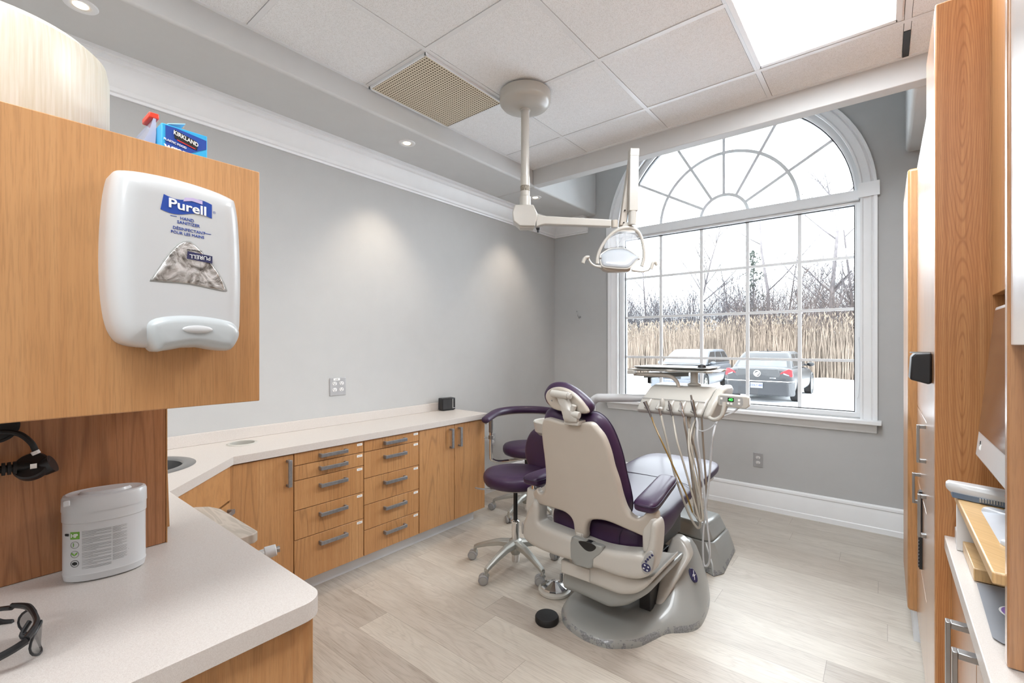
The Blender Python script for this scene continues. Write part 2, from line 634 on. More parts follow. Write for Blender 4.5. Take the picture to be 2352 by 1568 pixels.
        for gx in np.arange(lo[0], hi[0], step):
            for gy in np.arange(lo[1], hi[1], step):
                p = np.array((gx + .0003, gy + .0007))
                if inside(p) and dist(p) > r + step * .35:
                    pts.append(tuple(p))
        res = delaunay_2d_cdt([Vector(p) for p in pts], [], [list(range(n))], 1, 1e-6)
        V, F = res[0], res[2]
        orig = res[3]
        Tf = T if callable(T) else (lambda u, v: T)
        Bf = B if callable(B) else (lambda u, v: B)
        top, bot = [], []
        wall = []
        for vi, v in enumerate(V):
            p = np.array((v[0], v[1]))
            bd = any(o < n for o in orig[vi])
            d = 0.0 if bd else dist(p)
            h = math.sqrt(max(0, 1 - (1 - min(d / r, 1)) ** 2))
            tv = s.bm.verts.new(Vector(f(v[0], v[1], Tf(v[0], v[1]) * h)))
            top.append(tv)
            if bd and D == 0:
                bot.append(tv)
            else:
                rb_ = rb or r
                hb = math.sqrt(max(0, 1 - (1 - min(d / rb_, 1)) ** 2))
                bot.append(s.bm.verts.new(Vector(f(v[0], v[1], -D - Bf(v[0], v[1]) * hb))))
        edge_count = {}
        for fc in F:
            try:
                s.bm.faces.new([top[i] for i in fc])
                s.bm.faces.new([bot[i] for i in reversed(fc)])
            except ValueError:
                pass
            for a, b in zip(fc, list(fc[1:]) + [fc[0]]):
                edge_count[(a, b)] = 1
        if D:
            for (a, b) in edge_count:
                if (b, a) not in edge_count:
                    s.bm.faces.new((top[b], top[a], bot[a], bot[b]))
        return s

    def build(s, name, m, parent=None, bevel=0.0, seg=2, smooth=True, ang=35, world=True, sub=0, kind=None, label=None):
        bmesh.ops.recalc_face_normals(s.bm, faces=s.bm.faces)
        me = bpy.data.meshes.new(name)
        if parent is not None and world:
            s.bm.transform(wmat(parent).inverted())
        s.bm.to_mesh(me)
        s.bm.free()
        for k in (m if isinstance(m, (list, tuple)) else [m]):
            me.materials.append(M[k] if isinstance(k, str) else k)
        if smooth:
            me.polygons.foreach_set('use_smooth', [True] * len(me.polygons))
            me.set_sharp_from_angle(angle=math.radians(ang))
        o = bpy.data.objects.new(name, me)
        COL.objects.link(o)
        if parent is not None:
            o.parent = parent
        if bevel:
            b = o.modifiers.new('bevel', 'BEVEL')
            b.width, b.segments, b.limit_method, b.angle_limit = bevel, seg, 'ANGLE', math.radians(40)
            b.harden_normals = False
        if sub:
            u = o.modifiers.new('sub', 'SUBSURF')
            u.levels = u.render_levels = sub
        if kind:
            o['kind'] = kind
        if label:
            o['label'] = label
        return o


def wmat(o):
    m = Matrix.Translation(o.location) @ o.rotation_euler.to_matrix().to_4x4()
    return (wmat(o.parent) @ m) if o.parent else m


def tag(o, label, cat, group=None, kind=None):
    o['label'] = label
    o['category'] = cat
    if group:
        o['group'] = group
    if kind:
        o['kind'] = kind
    return o


def thing(name, label, cat, loc=(0, 0, 0), rz=0, group=None):
    o = bpy.data.objects.new(name, None)
    o.empty_display_size = .05
    COL.objects.link(o)
    o.location = loc
    o.rotation_euler = (0, 0, rz)
    return tag(o, label, cat, group)


def struct(mb, name, m, **kw):
    return mb.build(name, m, kind='structure', **kw)


def text(body, name, m, parent, origin, right, up, h, ext=.0006, align='CENTER', squash=1.0, shear=0.0, bold=0.0):
    c = bpy.data.curves.new(name, 'FONT')
    c.body = body
    c.size = 1.0
    c.align_x = align
    c.align_y = 'CENTER'
    c.extrude = .5
    c.shear = shear
    c.offset = bold
    c.resolution_u = 3
    t = bpy.data.objects.new('t', c)
    COL.objects.link(t)
    dg = bpy.context.evaluated_depsgraph_get()
    me = bpy.data.meshes.new_from_object(t.evaluated_get(dg))
    bpy.data.objects.remove(t)
    right, up = Vector(right).normalized(), Vector(up).normalized()
    nn = right.cross(up)
    hh = h / .7
    mt = Matrix.Translation(Vector(origin)) @ Matrix((
        (right.x * hh * squash, up.x * hh, nn.x * ext, 0), (right.y * hh * squash, up.y * hh, nn.y * ext, 0),
        (right.z * hh * squash, up.z * hh, nn.z * ext, 0), (0, 0, 0, 1)))
    if parent is not None:
        mt = wmat(parent).inverted() @ mt
    me.transform(mt)
    me.materials.clear()
    me.materials.append(M[m])
    o = bpy.data.objects.new(name, me)
    COL.objects.link(o)
    if parent is not None:
        o.parent = parent
    return o


def rrect(x0, x1, y0, y1, r, n=5):
    out = []
    for cx, cy, a in ((x1 - r, y1 - r, 0), (x0 + r, y1 - r, 90), (x0 + r, y0 + r, 180), (x1 - r, y0 + r, 270)):
        for k in range(n + 1):
            t = math.radians(a + 90 * k / n)
            out.append((cx + r * math.cos(t), cy + r * math.sin(t)))
    return out


XY = lambda u, v, h: (u, v, h)          # plan, extruded in z

# ================================================================== ROOM
WXL, WY, ZS, ZT, ZHI = -2.745, 4.10, 2.61, 2.74, 3.7
XR, YB = 0.75, -3.4
struct(MB().box(WXL - .1, XR + .1, YB - .1, WY, -.06, 0), 'floor', 'floor', smooth=False)
struct(MB().box(WXL - .1, WXL, YB, WY, 0, ZHI), 'wall_left', 'wall', smooth=False)
struct(MB().box(XR, XR + .1, YB, WY, 0, ZHI), 'wall_right', 'wall', smooth=False)
struct(MB().box(WXL - .1, XR + .1, YB - .1, YB, 0, ZHI), 'wall_back', 'wall', smooth=False)
# window wall with the arched opening
CXW, RW, ZC, ZB0 = -1.07, .945, 2.38, .79
mb = MB()
fw = lambda u, v, h: (u, WY + h, v)
arcR = [(CXW + RW * math.cos(math.radians(a)), ZC + RW * math.sin(math.radians(a))) for a in range(0, 91, 3)]
arcL = [(2 * CXW - x, z) for x, z in arcR]
mb.prism([(WXL - .1, 0), (CXW - RW, 0), (CXW - RW, ZHI), (WXL - .1, ZHI)], fw, 0, .16)
mb.prism([(CXW + RW, 0), (XR + .1, 0), (XR + .1, ZHI), (CXW + RW, ZHI)], fw, 0, .16)
mb.prism([(CXW - RW, 0), (CXW + RW, 0), (CXW + RW, ZB0), (CXW - RW, ZB0)], fw, 0, .16)
mb.prism(arcR + [(CXW, ZHI), (CXW + RW, ZHI)], fw, 0, .16)
mb.prism(arcL + [(CXW, ZHI), (CXW - RW, ZHI)], fw, 0, .16)
struct(mb, 'wall_front', 'wallr', smooth=False)
# soffits, beam, raised recess in front of the window
struct(MB().box(WXL, -2.225, YB, 3.05, ZS, ZHI).box(WXL, -2.245, 3.05, WY - .002, ZS, ZHI), 'ceiling', 'soffit', bevel=.012, seg=3)
struct(MB().box(.11, XR, 3.09, WY - .002, ZS, ZHI), 'ceiling', 'soffit', bevel=.02, seg=3)
struct(MB().box(-2.222, XR, 3.005, 3.09, ZS, ZHI - .02), 'trim_1', 'soffit', bevel=.004)
struct(MB().box(WXL, XR, 3.05, WY, ZHI, ZHI + .05), 'ceiling', 'soffit', smooth=False)
# tile field and grid
XL = [-2.225, -1.722, -1.118, -.513, .080, .685, XR]
YL = [3.005, 2.663, 2.060, 1.457, .852, .247, -.358, -.963, -1.568, -2.173, -2.778, YB]
mb = MB()
for i in range(len(XL) - 1):
    for j in range(len(YL) - 1):
        mb.box(XL[i] + .014, XL[i + 1] - .014, YL[j + 1] + .014, YL[j] - .014, ZT - .001, ZT + .03)
struct(mb, 'ceiling', 'tile', smooth=False)
struct(MB().box(-2.225, XR, YB, 3.005, ZT + .03, ZT + .06), 'ceiling', 'dark', smooth=False)
mb = MB()
for x in XL[1:-1]:
    mb.box(x - .012, x + .012, YB, 3.005, ZT - .003, ZT + .025)
for y in YL[1:-1]:
    mb.box(-2.225, XR, y - .012, y + .012, ZT - .0035, ZT + .024)
mb.box(-2.226, -2.206, YB, 3.006, ZT - .0045, ZT + .02)
mb.box(-2.225, XR, 2.984, 3.008, ZT - .0055, ZT + .02)
struct(mb, 'trim_2', 'trim', smooth=False)
# missing grid cover
struct(MB().box(.068, .092, 2.745, 2.985, ZT - .006, ZT - .0035), 'trim_3', 'black', smooth=False)
# crown on left wall and its return
CP = [(0, 2.45), (.012, 2.45), (.014, 2.462), (.024, 2.466), (.03, 2.482), (.05, 2.505), (.066, 2.54), (.072, 2.566), (.086, 2.572), (.088, 2.590), (.102, 2.594), (.102, 2.61), (0, 2.61)]
mb = MB()
mb.loft([[(WXL + d, y, z) for d, z in CP] for y in (YB, WY)])
mb.loft([[(x, WY - d, z) for d, z in CP] for x in (WXL, -2.335)])
mb.loft([[(x, WY - d, z) for d, z in CP] for x in (.20, XR)])
struct(mb, 'trim_4', 'trim', ang=20)
# baseboards
BP = [(0, 0), (.02, 0), (.02, .035), (.016, .04), (.016, .135), (.013, .145), (.011, .160), (.017, .168), (.015, .182), (.006, .192), (0, .192)]
struct(MB().loft([[(x, WY - d, z) for d, z in BP] for x in (WXL, XR)]), 'baseboard_front', 'trim', ang=20)
struct(MB().loft([[(WXL + d, y, z) for d, z in BP] for y in (2.58, WY)]), 'baseboard_left', 'trim', ang=20)

# ---- window_1
def arch_path(half, dy, zb):
    """points (x,z) going up the left leg, over the arch, down the right leg"""
    p = [(CXW - half, zb), (CXW - half, ZC)]
    p += [(CXW - half * math.cos(math.radians(a)), ZC + half * math.sin(math.radians(a))) for a in range(4, 180, 4)]
    p += [(CXW + half, ZC), (CXW + half, zb)]
    return p


def arch_sweep(mb, prof, half, zb):
    """prof: (w outward, y)"""
    paths = [arch_path(half + w, 0, zb) for w, _ in prof]
    rings = []
    for k in range(len(paths[0])):
        rings.append([(paths[i][k][0], prof[i][1], paths[i][k][1]) for i in range(len(prof))])
    return mb.loft(rings)


win = thing('window_1', '', '', (CXW, WY, ZB0))
del win['label'], win['category']
win['kind'] = 'structure'
mb = MB()
arch_sweep(mb, [(0, WY + .01), (0, WY - .012), (.012, WY - .016), (.02, WY - .010), (.045, WY - .013), (.062, WY - .022), (.072, WY - .015), (.08, WY - .026), (.097, WY - .028), (.097, WY)], .935, .775)
mb.box(CXW + .925, CXW + 1.045, WY - .036, WY, 2.355, 2.455)
mb.box(CXW - 1.045, CXW - .925, WY - .036, WY, 2.355, 2.455)
mb.build('window_casing', 'trim', win, ang=25)
mb = MB()
arch_sweep(mb, [(0, 4.16), (.012, 4.15), (.045, 4.15), (.045, 4.235), (0, 4.235)], .902, .79)
mb.box(CXW - .955, CXW + .955, 4.146, 4.24, .775, .822)
mb.build('window_frame', 'trim', win, ang=25)
mb = MB()
arch_sweep(mb, [(0, 4.185), (.006, 4.183), (.006, 4.21), (0, 4.21)], .896, .822)
mb.box(CXW - .9, CXW + .9, 4.183, 4.21, .822, .828)
mb.box(CXW - .9, CXW + .9, 4.183, 4.21, 2.326, 2.332)
mb.build('gasket', 'black', win)
MB().box(CXW - .93, CXW + .93, 4.115, 4.235, 2.352, 2.425).box(CXW - .92, CXW + .92, 4.15, 4.235, 2.332, 2.352).build('transom_bar', 'trim', win, bevel=.004)
mb = MB()
for x in (-1.618, -1.254, -.885, -.515):
    mb.box(x - .0125, x + .0125, 4.188, 4.206, .82, 2.34)
for z in (1.957, 1.577, 1.196):
    mb.box(CXW - .9, CXW + .9, 4.187, 4.207, z - .0105, z + .0105)
mb.build('muntin_grid', 'trim', win, bevel=.002)
mb = MB()
for r in (.19, .55):
    pts = [(CXW + r * math.cos(math.radians(a)), ZC + .028 + r * math.sin(math.radians(a))) for a in range(0, 181, 5)]
    mb.loft([[(x + (CXW - x) / r * dr, y, z + (ZC + .028 - z) / r * dr) for dr, y in ((-.0125, 4.19), (.0125, 4.19), (.0125, 4.205), (-.0125, 4.205))] for x, z in pts])
for a in (30, 60, 90, 120, 150):
    c, s_ = math.cos(math.radians(a)), math.sin(math.radians(a))
    o_ = ZC + .028
    mb.loft([[(CXW + c * r - s_ * w, y, o_ + s_ * r + c * w) for w, y in ((-.011, 4.191), (.011, 4.191), (.011, 4.204), (-.011, 4.204))] for r in (.185, .915)])
mb.build('fan_muntins', 'trim', win)
g = [(CXW - .905, .82), (CXW + .905, .82)] + [(CXW + .905 * math.cos(math.radians(a)), ZC + .905 * math.sin(math.radians(a))) for a in range(0, 181, 5)]
MB().prism(g, lambda u, v, h: (u, 4.2085 + h, v), 0, .004).build('window_pane', 'glass', win, smooth=False)
mb = MB().box(CXW - 1.065, CXW + 1.055, 4.02, 4.17, .757, .785)
SP = [(0, .69), (.012, .692), (.016, .71), (.03, .725), (.034, .745), (.04, .757), (0, .757)]
mb.loft([[(x, WY - d, z) for d, z in SP] for x in (CXW - 1.04, CXW + 1.03)])
mb.build('window_sill', 'trim', win, bevel=.004)
mb = MB().tube([(CXW + .925, 4.14, 1.36), (CXW + .93, 4.12, 1.2), (CXW + .925, 4.12, .97), (CXW + .915, 4.13, .93)], .003, 6, 5)
mb.ell((CXW + .925, 4.14, 1.36), .006, .006, .009)
mb.build('blind_cord', 'trim', win)

# ---- ceiling fixtures
for i, (px_, py_) in enumerate(PANELS):
    t = thing('ceiling_light', ['bright flat square-edged light panel in the ceiling grid above the window side', 'added out-of-view ceiling light panel above the doorway side of the room', 'added out-of-view ceiling light panel over the hand sanitizer counter', 'rearmost added out-of-view ceiling light panel'][i], 'ceiling light', (px_, py_, 2.74), group='flat ceiling light panels')
    MB().box(px_ - .27, px_ + .27, py_ - .585, py_ + .585, 2.731, 2.736).build('lens', 'lens', t, smooth=False)
    mb = MB()
    for a, b, c_, d_ in ((-.285, -.262, -.60, .60), (.262, .285, -.60, .60), (-.27, .27, -.60, -.578), (-.27, .27, .578, .60)):
        mb.box(px_ + a, px_ + b, py_ + c_, py_ + d_, 2.728, 2.739)
    mb.build('frame', 'trim', t, bevel=.002)
t = thing('ceiling_vent', 'cream perforated metal vent panel set in the ceiling tiles beside the soffit', 'vent', (-1.96, 1.76, 2.74))
MB().box(-2.206, -1.736, 1.471, 2.046, 2.727, 2.734).build('perforated_panel', 'perf', t, smooth=False)
mb = MB()
for a in ((-2.212, -2.200, 1.466, 2.05), (-1.742, -1.732, 1.466, 2.05), (-2.21, -1.735, 1.466, 1.474), (-2.21, -1.735, 2.042, 2.05)):
    mb.box(a[0], a[1], a[2], a[3], 2.724, 2.736)
mb.build('frame', 'trim', t)
for y, lb in ((.32, 'round recessed downlight in the soffit above the sanitizer cabinet'), (1.863, 'round recessed downlight in the soffit beside the perforated vent'), (3.26, 'round recessed downlight in the soffit behind the ceiling pole')):
    t = thing('recessed_downlight', lb, 'downlight', (-2.385, y, ZS), group='recessed downlights along the left soffit')
    MB().lathe([(.031, -.004), (.036, -.006), (.050, -.004), (.053, 0), (.031, 0)], (-2.385, y, ZS), cap=False).build('trim_ring', 'trim', t)
    MB().lathe([(.001, -.0035), (.022, -.003), (.0225, -.0005), (.001, -.0005)], (-2.385, y, ZS), cap=False).build('bulb', 'bulb', t)
    MB().lathe([(.0225, -.001), (.031, -.0035), (.031, -.0005)], (-2.385, y, ZS), cap=False).build('baffle', 'whitem', t)
    l = bpy.data.lights.new('downlight_lamp', 'SPOT')
    l.energy, l.spot_size, l.spot_blend, l.shadow_soft_size, l.color = 9.5, math.radians(84), .85, .03, (1, .86, .70)
    o = bpy.data.objects.new('downlight_lamp', l)
    o.location = (-2.385, y, ZS - .03)
    o.rotation_euler = (0, math.radians(8), 0)
    COL.objects.link(o)


# ---- outlets, hook
def outlet(name, label, P, R, w, h, cols, tape=False):
    """P centre, R right vector in plane; wall normal = R x up"""
    P, R = Vector(P), Vector(R)
    U = Vector((0, 0, 1))
    N = R.cross(U)
    t = thing(name, label, 'outlet', P)
    f = lambda u, v, k: P + R * u + U * v + N * k
    MB().prism([(-w / 2, -h / 2), (w / 2, -h / 2), (w / 2, h / 2), (-w / 2, h / 2)], f, 0, .0055).build('wall_plate', 'plate', t, bevel=.003, seg=3)
    for cx in cols:
        for cz in (.020, -.020):
            MB().pillow([(cx + .0165 * math.cos(a) * .98, cz + max(-.0125, min(.0125, .0165 * math.sin(a)))) for a in [2 * PI * k / 24 for k in range(24)]], f, .0075, 0, .002, step=.02, smooth=0).build('receptacle', 'whitem', t)
            mb = MB()
            for dx in (-.006, .006):
                mb.prism([(cx + dx - .0011, cz), (cx + dx + .0011, cz), (cx + dx + .0011, cz + .008), (cx + dx - .0011, cz + .008)], f, .006, .0081)
            mb.prism([(cx + .0026 * math.cos(a), cz - .006 + .0026 * math.sin(a)) for a in [2 * PI * k / 10 for k in range(10)]], f, .006, .0081)
            mb.build('slots', 'blackink', t, smooth=False)
    if tape:
        MB().prism([(-.032, .040), (.012, .040), (.012, .054), (-.032, .054)], f, .005, .0062).build('tape_label', 'label', t)
        text('# 50', 'tape_writing', 'blackink', t, f(-.010, .047, .0064), R, U, .007)
    return t


outlet('wall_outlet', 'steel four-socket outlet plate on the left wall above the long counter', (WXL, 1.59, 1.043), (0, 1, 0), .112, .116, (-.024, .024), True)
outlet('wall_outlet', 'steel two-socket outlet plate below the arched window', (-.787, WY, .39), (1, 0, 0), .07, .114, (0,))
outlet('wall_outlet', 'two-socket outlet low on the wall behind the armed stool', (WXL, 3.10, .46), (0, 1, 0), .07, .114, (0,))
t = thing('coat_hook', 'small metal hook on the wall left of the arched window', 'hook', (-2.44, WY, 1.62))
mb = MB().tube([(-2.432, WY - .002, 1.60), (-2.432, WY - .03, 1.60), (-2.44, WY - .04, 1.625), (-2.447, WY - .036, 1.655)], .0035, 8, 5)
mb.tube([(-2.432, WY - .002, 1.60), (-2.425, WY - .03, 1.585), (-2.42, WY - .04, 1.60)], .003, 8, 5)
mb.ell((-2.447, WY - .036, 1.657), .006, .006, .006)
mb.build('prong', 'steel', t)
MB().lathe([(.001, 0), (.012, 0), (.011, .004), (.001, .005)], (-2.432, WY, 1.60), (0, -1, 0)).build('mount', 'steel', t)


# ================================================================== CABINETS (wall run)
def plate_holes(outer, holes, z0, z1):
    mb = MB()
    bm = mb.bm
    loops = [outer] + holes
    for z in (z0, z1):
        es = []
        for lp in loops:
            vs = [bm.verts.new((x, y, z)) for x, y in lp]
            es += [bm.edges.new((vs[i], vs[(i + 1) % len(vs)])) for i in range(len(vs))]
        bmesh.ops.triangle_fill(bm, use_beauty=True, edges=es)
    for lp in loops:
        a = [bm.verts.new((x, y, z0)) for x, y in lp]
        b = [bm.verts.new((x, y, z1)) for x, y in lp]
        for i in range(len(a)):
            j = (i + 1) % len(a)
            bm.faces.new((a[i], a[j], b[j], b[i]))
    bmesh.ops.remove_doubles(bm, verts=bm.verts, dist=1e-5)
    return mb


circ = lambda cx, cy, r, n=40: [(cx + r * math.cos(2 * PI * k / n), cy + r * math.sin(2 * PI * k / n)) for k in range(n)]
corner = [(-.935 + .045 * math.sin(math.radians(a)), .445 + .045 * math.cos(math.radians(a))) for a in range(0, 91, 10)]
outer = [(-2.744, 2.575), (-2.325, 2.575), (-2.325, .828), (-1.945, .49)] + corner + [(-.89, -.62), (-2.744, -.62)]
sinkC, holeC = (-2.415, .50), (-2.607, .972)
ct = plate_holes(outer, [circ(*sinkC, .165), circ(*holeC, .056)], .760, .797).build('worktop', 'laminate', None, bevel=.0015)
tag(ct, 'continuous pale stone-look L-shaped counter running along the left wall and around to the front', 'counter')
bs = MB().box(-2.744, -2.728, -.62, 2.46, .797, .857).build('backsplash', 'laminate', ct, bevel=.002)
t = thing('sink', 'round stainless steel sink set into the corner of the counter', 'sink', (*sinkC, .797))
MB().lathe([(.150, -.004), (.155, .003), (.172, .006), (.196, .003), (.200, .0005)], (*sinkC, .797), cap=False).build('rim', 'steel', t)
MB().lathe([(.152, -.001), (.150, -.03), (.14, -.12), (.10, -.15), (.001, -.155)], (*sinkC, .797), cap=False).build('bowl', 'steel', t)
t = thing('counter_grommet', 'cream plastic ring lining a round hole in the counter near the sink', 'grommet', (*holeC, .797))
MB().lathe([(.056, .0005), (.057, .004), (.068, .005), (.072, .0005)], (*holeC, .797), cap=False).build('ring', 'ivory2', t)
MB().lathe([(.0555, .003), (.0545, -.2), (.001, -.2)], (*holeC, .797), cap=False).build('sleeve', 'ivory2', t)


def pull(parent, c, R, length, horiz=True, N=None, m='handle', w=.019, proj=.03):
    """square bar pull; c centre on the face, R in-plane right vector, N outward"""
    c, R = Vector(c), Vector(R)
    U = Vector((0, 0, 1))
    N = N or R.cross(U)
    N = Vector(N)
    A, Bv = (R, U) if horiz else (U, R)
    mb = MB()

    def bx(a0, a1, b0, b1, n0, n1):
        v = [mb.bm.verts.new(c + A * a + Bv * b + N * n) for a in (a0, a1) for b in (b0, b1) for n in (n0, n1)]
        for f in ((0, 1, 3, 2), (4, 6, 7, 5), (0, 4, 5, 1), (2, 3, 7, 6), (0, 2, 6, 4), (1, 5, 7, 3)):
            mb.bm.faces.new([v[i] for i in f])
    bx(-length / 2, length / 2, -w / 2, w / 2, proj - .008, proj)
    for s_ in (-1, 1):
        e = s_ * (length / 2 - .006)
        bx(e - .006, e + .006, -w / 2, w / 2, 0, proj - .008)
    return mb.build('handle', m, parent, bevel=.001)


FX = -2.338          # plane of the fronts
YR = (0, 1, 0)


def front(parent, name, y0, y1, z0, z1, mt='wood'):
    return MB().box(FX - .018, FX, y0 + .0015, y1 - .0015, z0 + .0015, z1 - .0015).build(name, mt, parent, bevel=.0012, seg=1)


def label(parent, y, z):
    return MB().box(FX, FX + .0012, y - .017, y + .017, z - .0065, z + .0065).build('drawer_label', 'label', parent, smooth=False)


def lines(parent, y, z):
    return MB().box(FX + .0012, FX + .0015, y - .012, y + .012, z - .0012, z + .0012).build('label_writing', 'ink', parent, smooth=False)


BX0 = -2.735
def carcass(t, y0, y1, zt=.7595):
    MB().box(BX0, FX - .0185, y0 + .001, y1 - .001, .085, zt).build('body', 'woodd', t, smooth=False)


t = thing('base_cabinet', 'wood base cabinet with one wide door beside the angled sink cabinet', 'cabinet', (-2.53, .96, .0), group='wood cabinets along the left wall')
carcass(t, .835, 1.112, .594)
MB().box(-2.52, FX - .0185, .836, 1.111, .594, .7595).build('front_rail', 'woodd', t, smooth=False)
d = front(t, 'door', .812, 1.112, .088, .755)
pull(d, (FX, 1.083, .665), YR, .135, False)
for (y0, y1, zs, lb) in ((1.114, 1.517, [.757, .692, .615, .462, .310, .088], 'five-drawer wood cabinet nearest the sink end of the left run'),
                         (1.519, 1.923, [.757, .690, .536, .382, .236, .088], 'five-drawer wood cabinet next to the two-door cabinet')):
    t = thing('drawer_cabinet', lb, 'cabinet', (-2.53, (y0 + y1) / 2, .0), group='wood cabinets along the left wall')
    carcass(t, y0, y1)
    for i in range(5):
        d = front(t, 'drawer', y0, y1, zs[i + 1], zs[i])
        hz = (zs[i] + zs[i + 1]) / 2 if i == 0 else zs[i] - (.036 if zs[i] - zs[i + 1] < .1 else .05)
        pull(d, (FX, (y0 + y1) / 2 + .008, hz), YR, .158)
        lb_ = label(d, y1 - .027, zs[i] - .017)
        lines(d, y1 - .027, zs[i] - .017)
t = thing('base_cabinet', 'wood base cabinet with two tall doors at the far end by the stools', 'cabinet', (-2.53, 2.24, .0), group='wood cabinets along the left wall')
carcass(t, 1.925, 2.552)
d = front(t, 'door', 1.925, 2.238, .088, .757, 'wood')
pull(d, (FX, 2.200, .665), YR, .135, False)
d = front(t, 'door', 2.238, 2.552, .088, .757, 'wood')
pull(d, (FX, 2.282, .665), YR, .135, False)
kb = MB().box(-2.73, -2.405, -.3, 2.50, 0, .083).build('toe_kick', 'kick', None, bevel=.002)
tag(kb, 'brushed metal toe kick strip running under the left wall cabinets', 'toe kick')
# angled sink cabinet
A_, B_ = Vector((-2.340, .812, 0)), Vector((-1.960, .478, 0))
Rv = (A_ - B_).normalized()
Nv = Rv.cross(Vector((0, 0, 1)))
Ld = (A_ - B_).length
t = thing('corner_cabinet', 'angled wood corner cabinet under the round sink', 'cabinet', (-2.3, .5, 0))
MB().prism([(-2.735, .81), (-2.36, .81), (-1.975, .462), (-1.975, -.58), (-2.735, -.58)], XY, .085, .638).build('body', 'woodd', t, smooth=False)
def dfront(name, z0, z1):
    return MB().prism([(0.002, z0), (Ld - .002, z0), (Ld - .002, z1), (.002, z1)], lambda u, v, h: B_ + Rv * u + Nv * h + Vector((0, 0, v)), -.006, .010).build(name, 'wood', t, bevel=.001)
dfront('false_front', .600, .757)
d = dfront('door', .088, .590)
pull(d, A_ - Rv * .09 + Nv * .010 + Vector((0, 0, .555)), Rv, .13)
# front run under the sanitizer cabinet
t = thing('base_cabinet', 'wood base cabinet under the near counter end with the wipes tub', 'cabinet', (-1.4, -.06, 0))
MB().box(-1.973, -.93, -.60, .455, .085, .7595).build('body', 'woodd', t, smooth=False)
MB().box(-.930, -.910, -.605, .473, .0, .7595).build('end_panel', 'wood', t, bevel=.002)
for x0, x1 in ((-1.97, -1.45), (-1.445, -.932)):
    MB().box(x0, x1, .456, .472, .09, .757).build('door', 'wood', t, bevel=.001)
MB().box(-1.97, -.93, -.55, .40, 0, .084).build('toe_board', 'kick', t)
# grey oak board sticking out
o = MB().prism([(-1.585, .474), (-1.585, .628), (-1.600, .643), (-1.925, .643), (-1.985, .625), (-2.02, .590), (-2.02, .53), (-1.95, .474)], XY, .668, .700).build('pull_out_board', 'oakgrey', None, bevel=.004)
tag(o, 'grey oak-look board with a rounded corner jutting out below the counter', 'board')
t = thing('tubing_connector', 'small chrome and white tubing connector jutting out beyond the counter edge', 'connector', (-1.31, .474, .735))
MB().cyl((-1.33, .475, .735), (-1.312, .545, .742), .013).build('barrel', 'chrome', t)
MB().cyl((-1.312, .545, .742), (-1.303, .572, .746), .017, .015).build('collar', 'white', t, bevel=.002)
MB().cyl((-1.303, .572, .746), (-1.300, .580, .7465), .008).build('tip', 'steel', t)

# ================================================================== upper cabinet and its things
t = thing('upper_cabinet', 'large wood upper cabinet carrying the hand sanitizer dispenser', 'cabinet', (-1.25, .03, 1.207))
UC = t
MB().box(-1.60, -.918, -.298, .345, 1.209, 1.629).build('body', 'woodd', t, smooth=False)
MB().box(-.918, -.90, -.30, .365, 1.207, 1.631).build('end_panel', m_wood('cherry_end_panel', (194, 142, 92), (182, 129, 80), (204, 155, 105), 12, .35), t, bevel=.0015)
for x0, x1 in ((-1.598, -1.262), (-1.258, -.920)):
    MB().box(x0, x1, .3455, .3635, 1.209, 1.629).build('door', 'wood', t, bevel=.001)
t = thing('support_panel', 'wood support panel standing on the near counter below the upper cabinet', 'panel', (-1.46, .03, .797))
MB().box(-1.475, -1.45, -.30, .358, .7975, 1.2065).build('panel_board', 'woodd', t, bevel=.002)
MB().box(-1.474, -1.449, .3581, .3605, .7975, 1.2065).build('edge_band', 'wood', t)
MB().loft([[(-1.585, y0, z), (-1.570, y0, z), (-1.570, y1, z), (-1.585, y1, z)] for z, y0, y1 in ((.7975, -.28, .396), (1.2065, -.28, .384))]).build('back_board', 'wood', t, bevel=.001)

# sanitizer dispenser
t = thing('hand_sanitizer_dispenser', 'white wall hand sanitizer dispenser mounted on the upper cabinet side', 'dispenser', (-.90, .228, 1.30))
f = lambda u, v, h: (-.862 + h, u, v)
ol = [(.146, 1.545), (.160, 1.563), (.225, 1.567), (.292, 1.558), (.308, 1.538), (.314, 1.45), (.314, 1.37), (.311, 1.330), (.296, 1.312), (.235, 1.306), (.175, 1.308), (.152, 1.325), (.142, 1.375), (.140, 1.46)]
MB().pillow(ol, f, .040, 0, .030, step=.016, smooth=5, D=.0395).build('cover', 'white', t, ang=50)
# push bar
pb = [(.177, 1.335), (.190, 1.352), (.235, 1.358), (.285, 1.352), (.302, 1.338), (.303, 1.322), (.292, 1.303), (.275, 1.302), (.240, 1.308), (.205, 1.302), (.190, 1.303)]
MB().pillow(pb, lambda u, v, h: (-.838 + h, u, v), .026, 0, .014, step=.01, smooth=4, D=.03).build('push_bar', mat('push_bar_grey', (182, 187, 189), .3, coat=.3, var=.01), t, ang=50)
MB().ell((-.8115, .240, 1.334), .003, .020, .006).build('thumb_grip', 'white', t)
# sight window
tri = [(.188, 1.408), (.192, 1.404), (.232, 1.404), (.274, 1.398), (.280, 1.402), (.268, 1.428), (.240, 1.462), (.224, 1.465), (.208, 1.446)]
MB().pillow([((u - .232) * 1.08 + .232, (v - 1.43) * 1.08 + 1.43) for u, v in tri], lambda u, v, h: (-.8222 + h, u, v), .0012, 0, .004, step=.008, smooth=3).build('window_rim', 'greyp', t)


def m_pouch():
    q = NT('foil_refill_pouch')
    n = q.noise(q.obj(), 34, 4, .6, 1.5)
    q.l(q.ramp(n, [(.32, L((60, 55, 50))), (.45, L((150, 145, 140))), (.6, L((226, 224, 222)))]), q.b.inputs['Base Color'])
    q.b.inputs['Metallic'].default_value = .6
    q.b.inputs['Roughness'].default_value = .2
    q.bump(n, .6, .004)
    return q.m


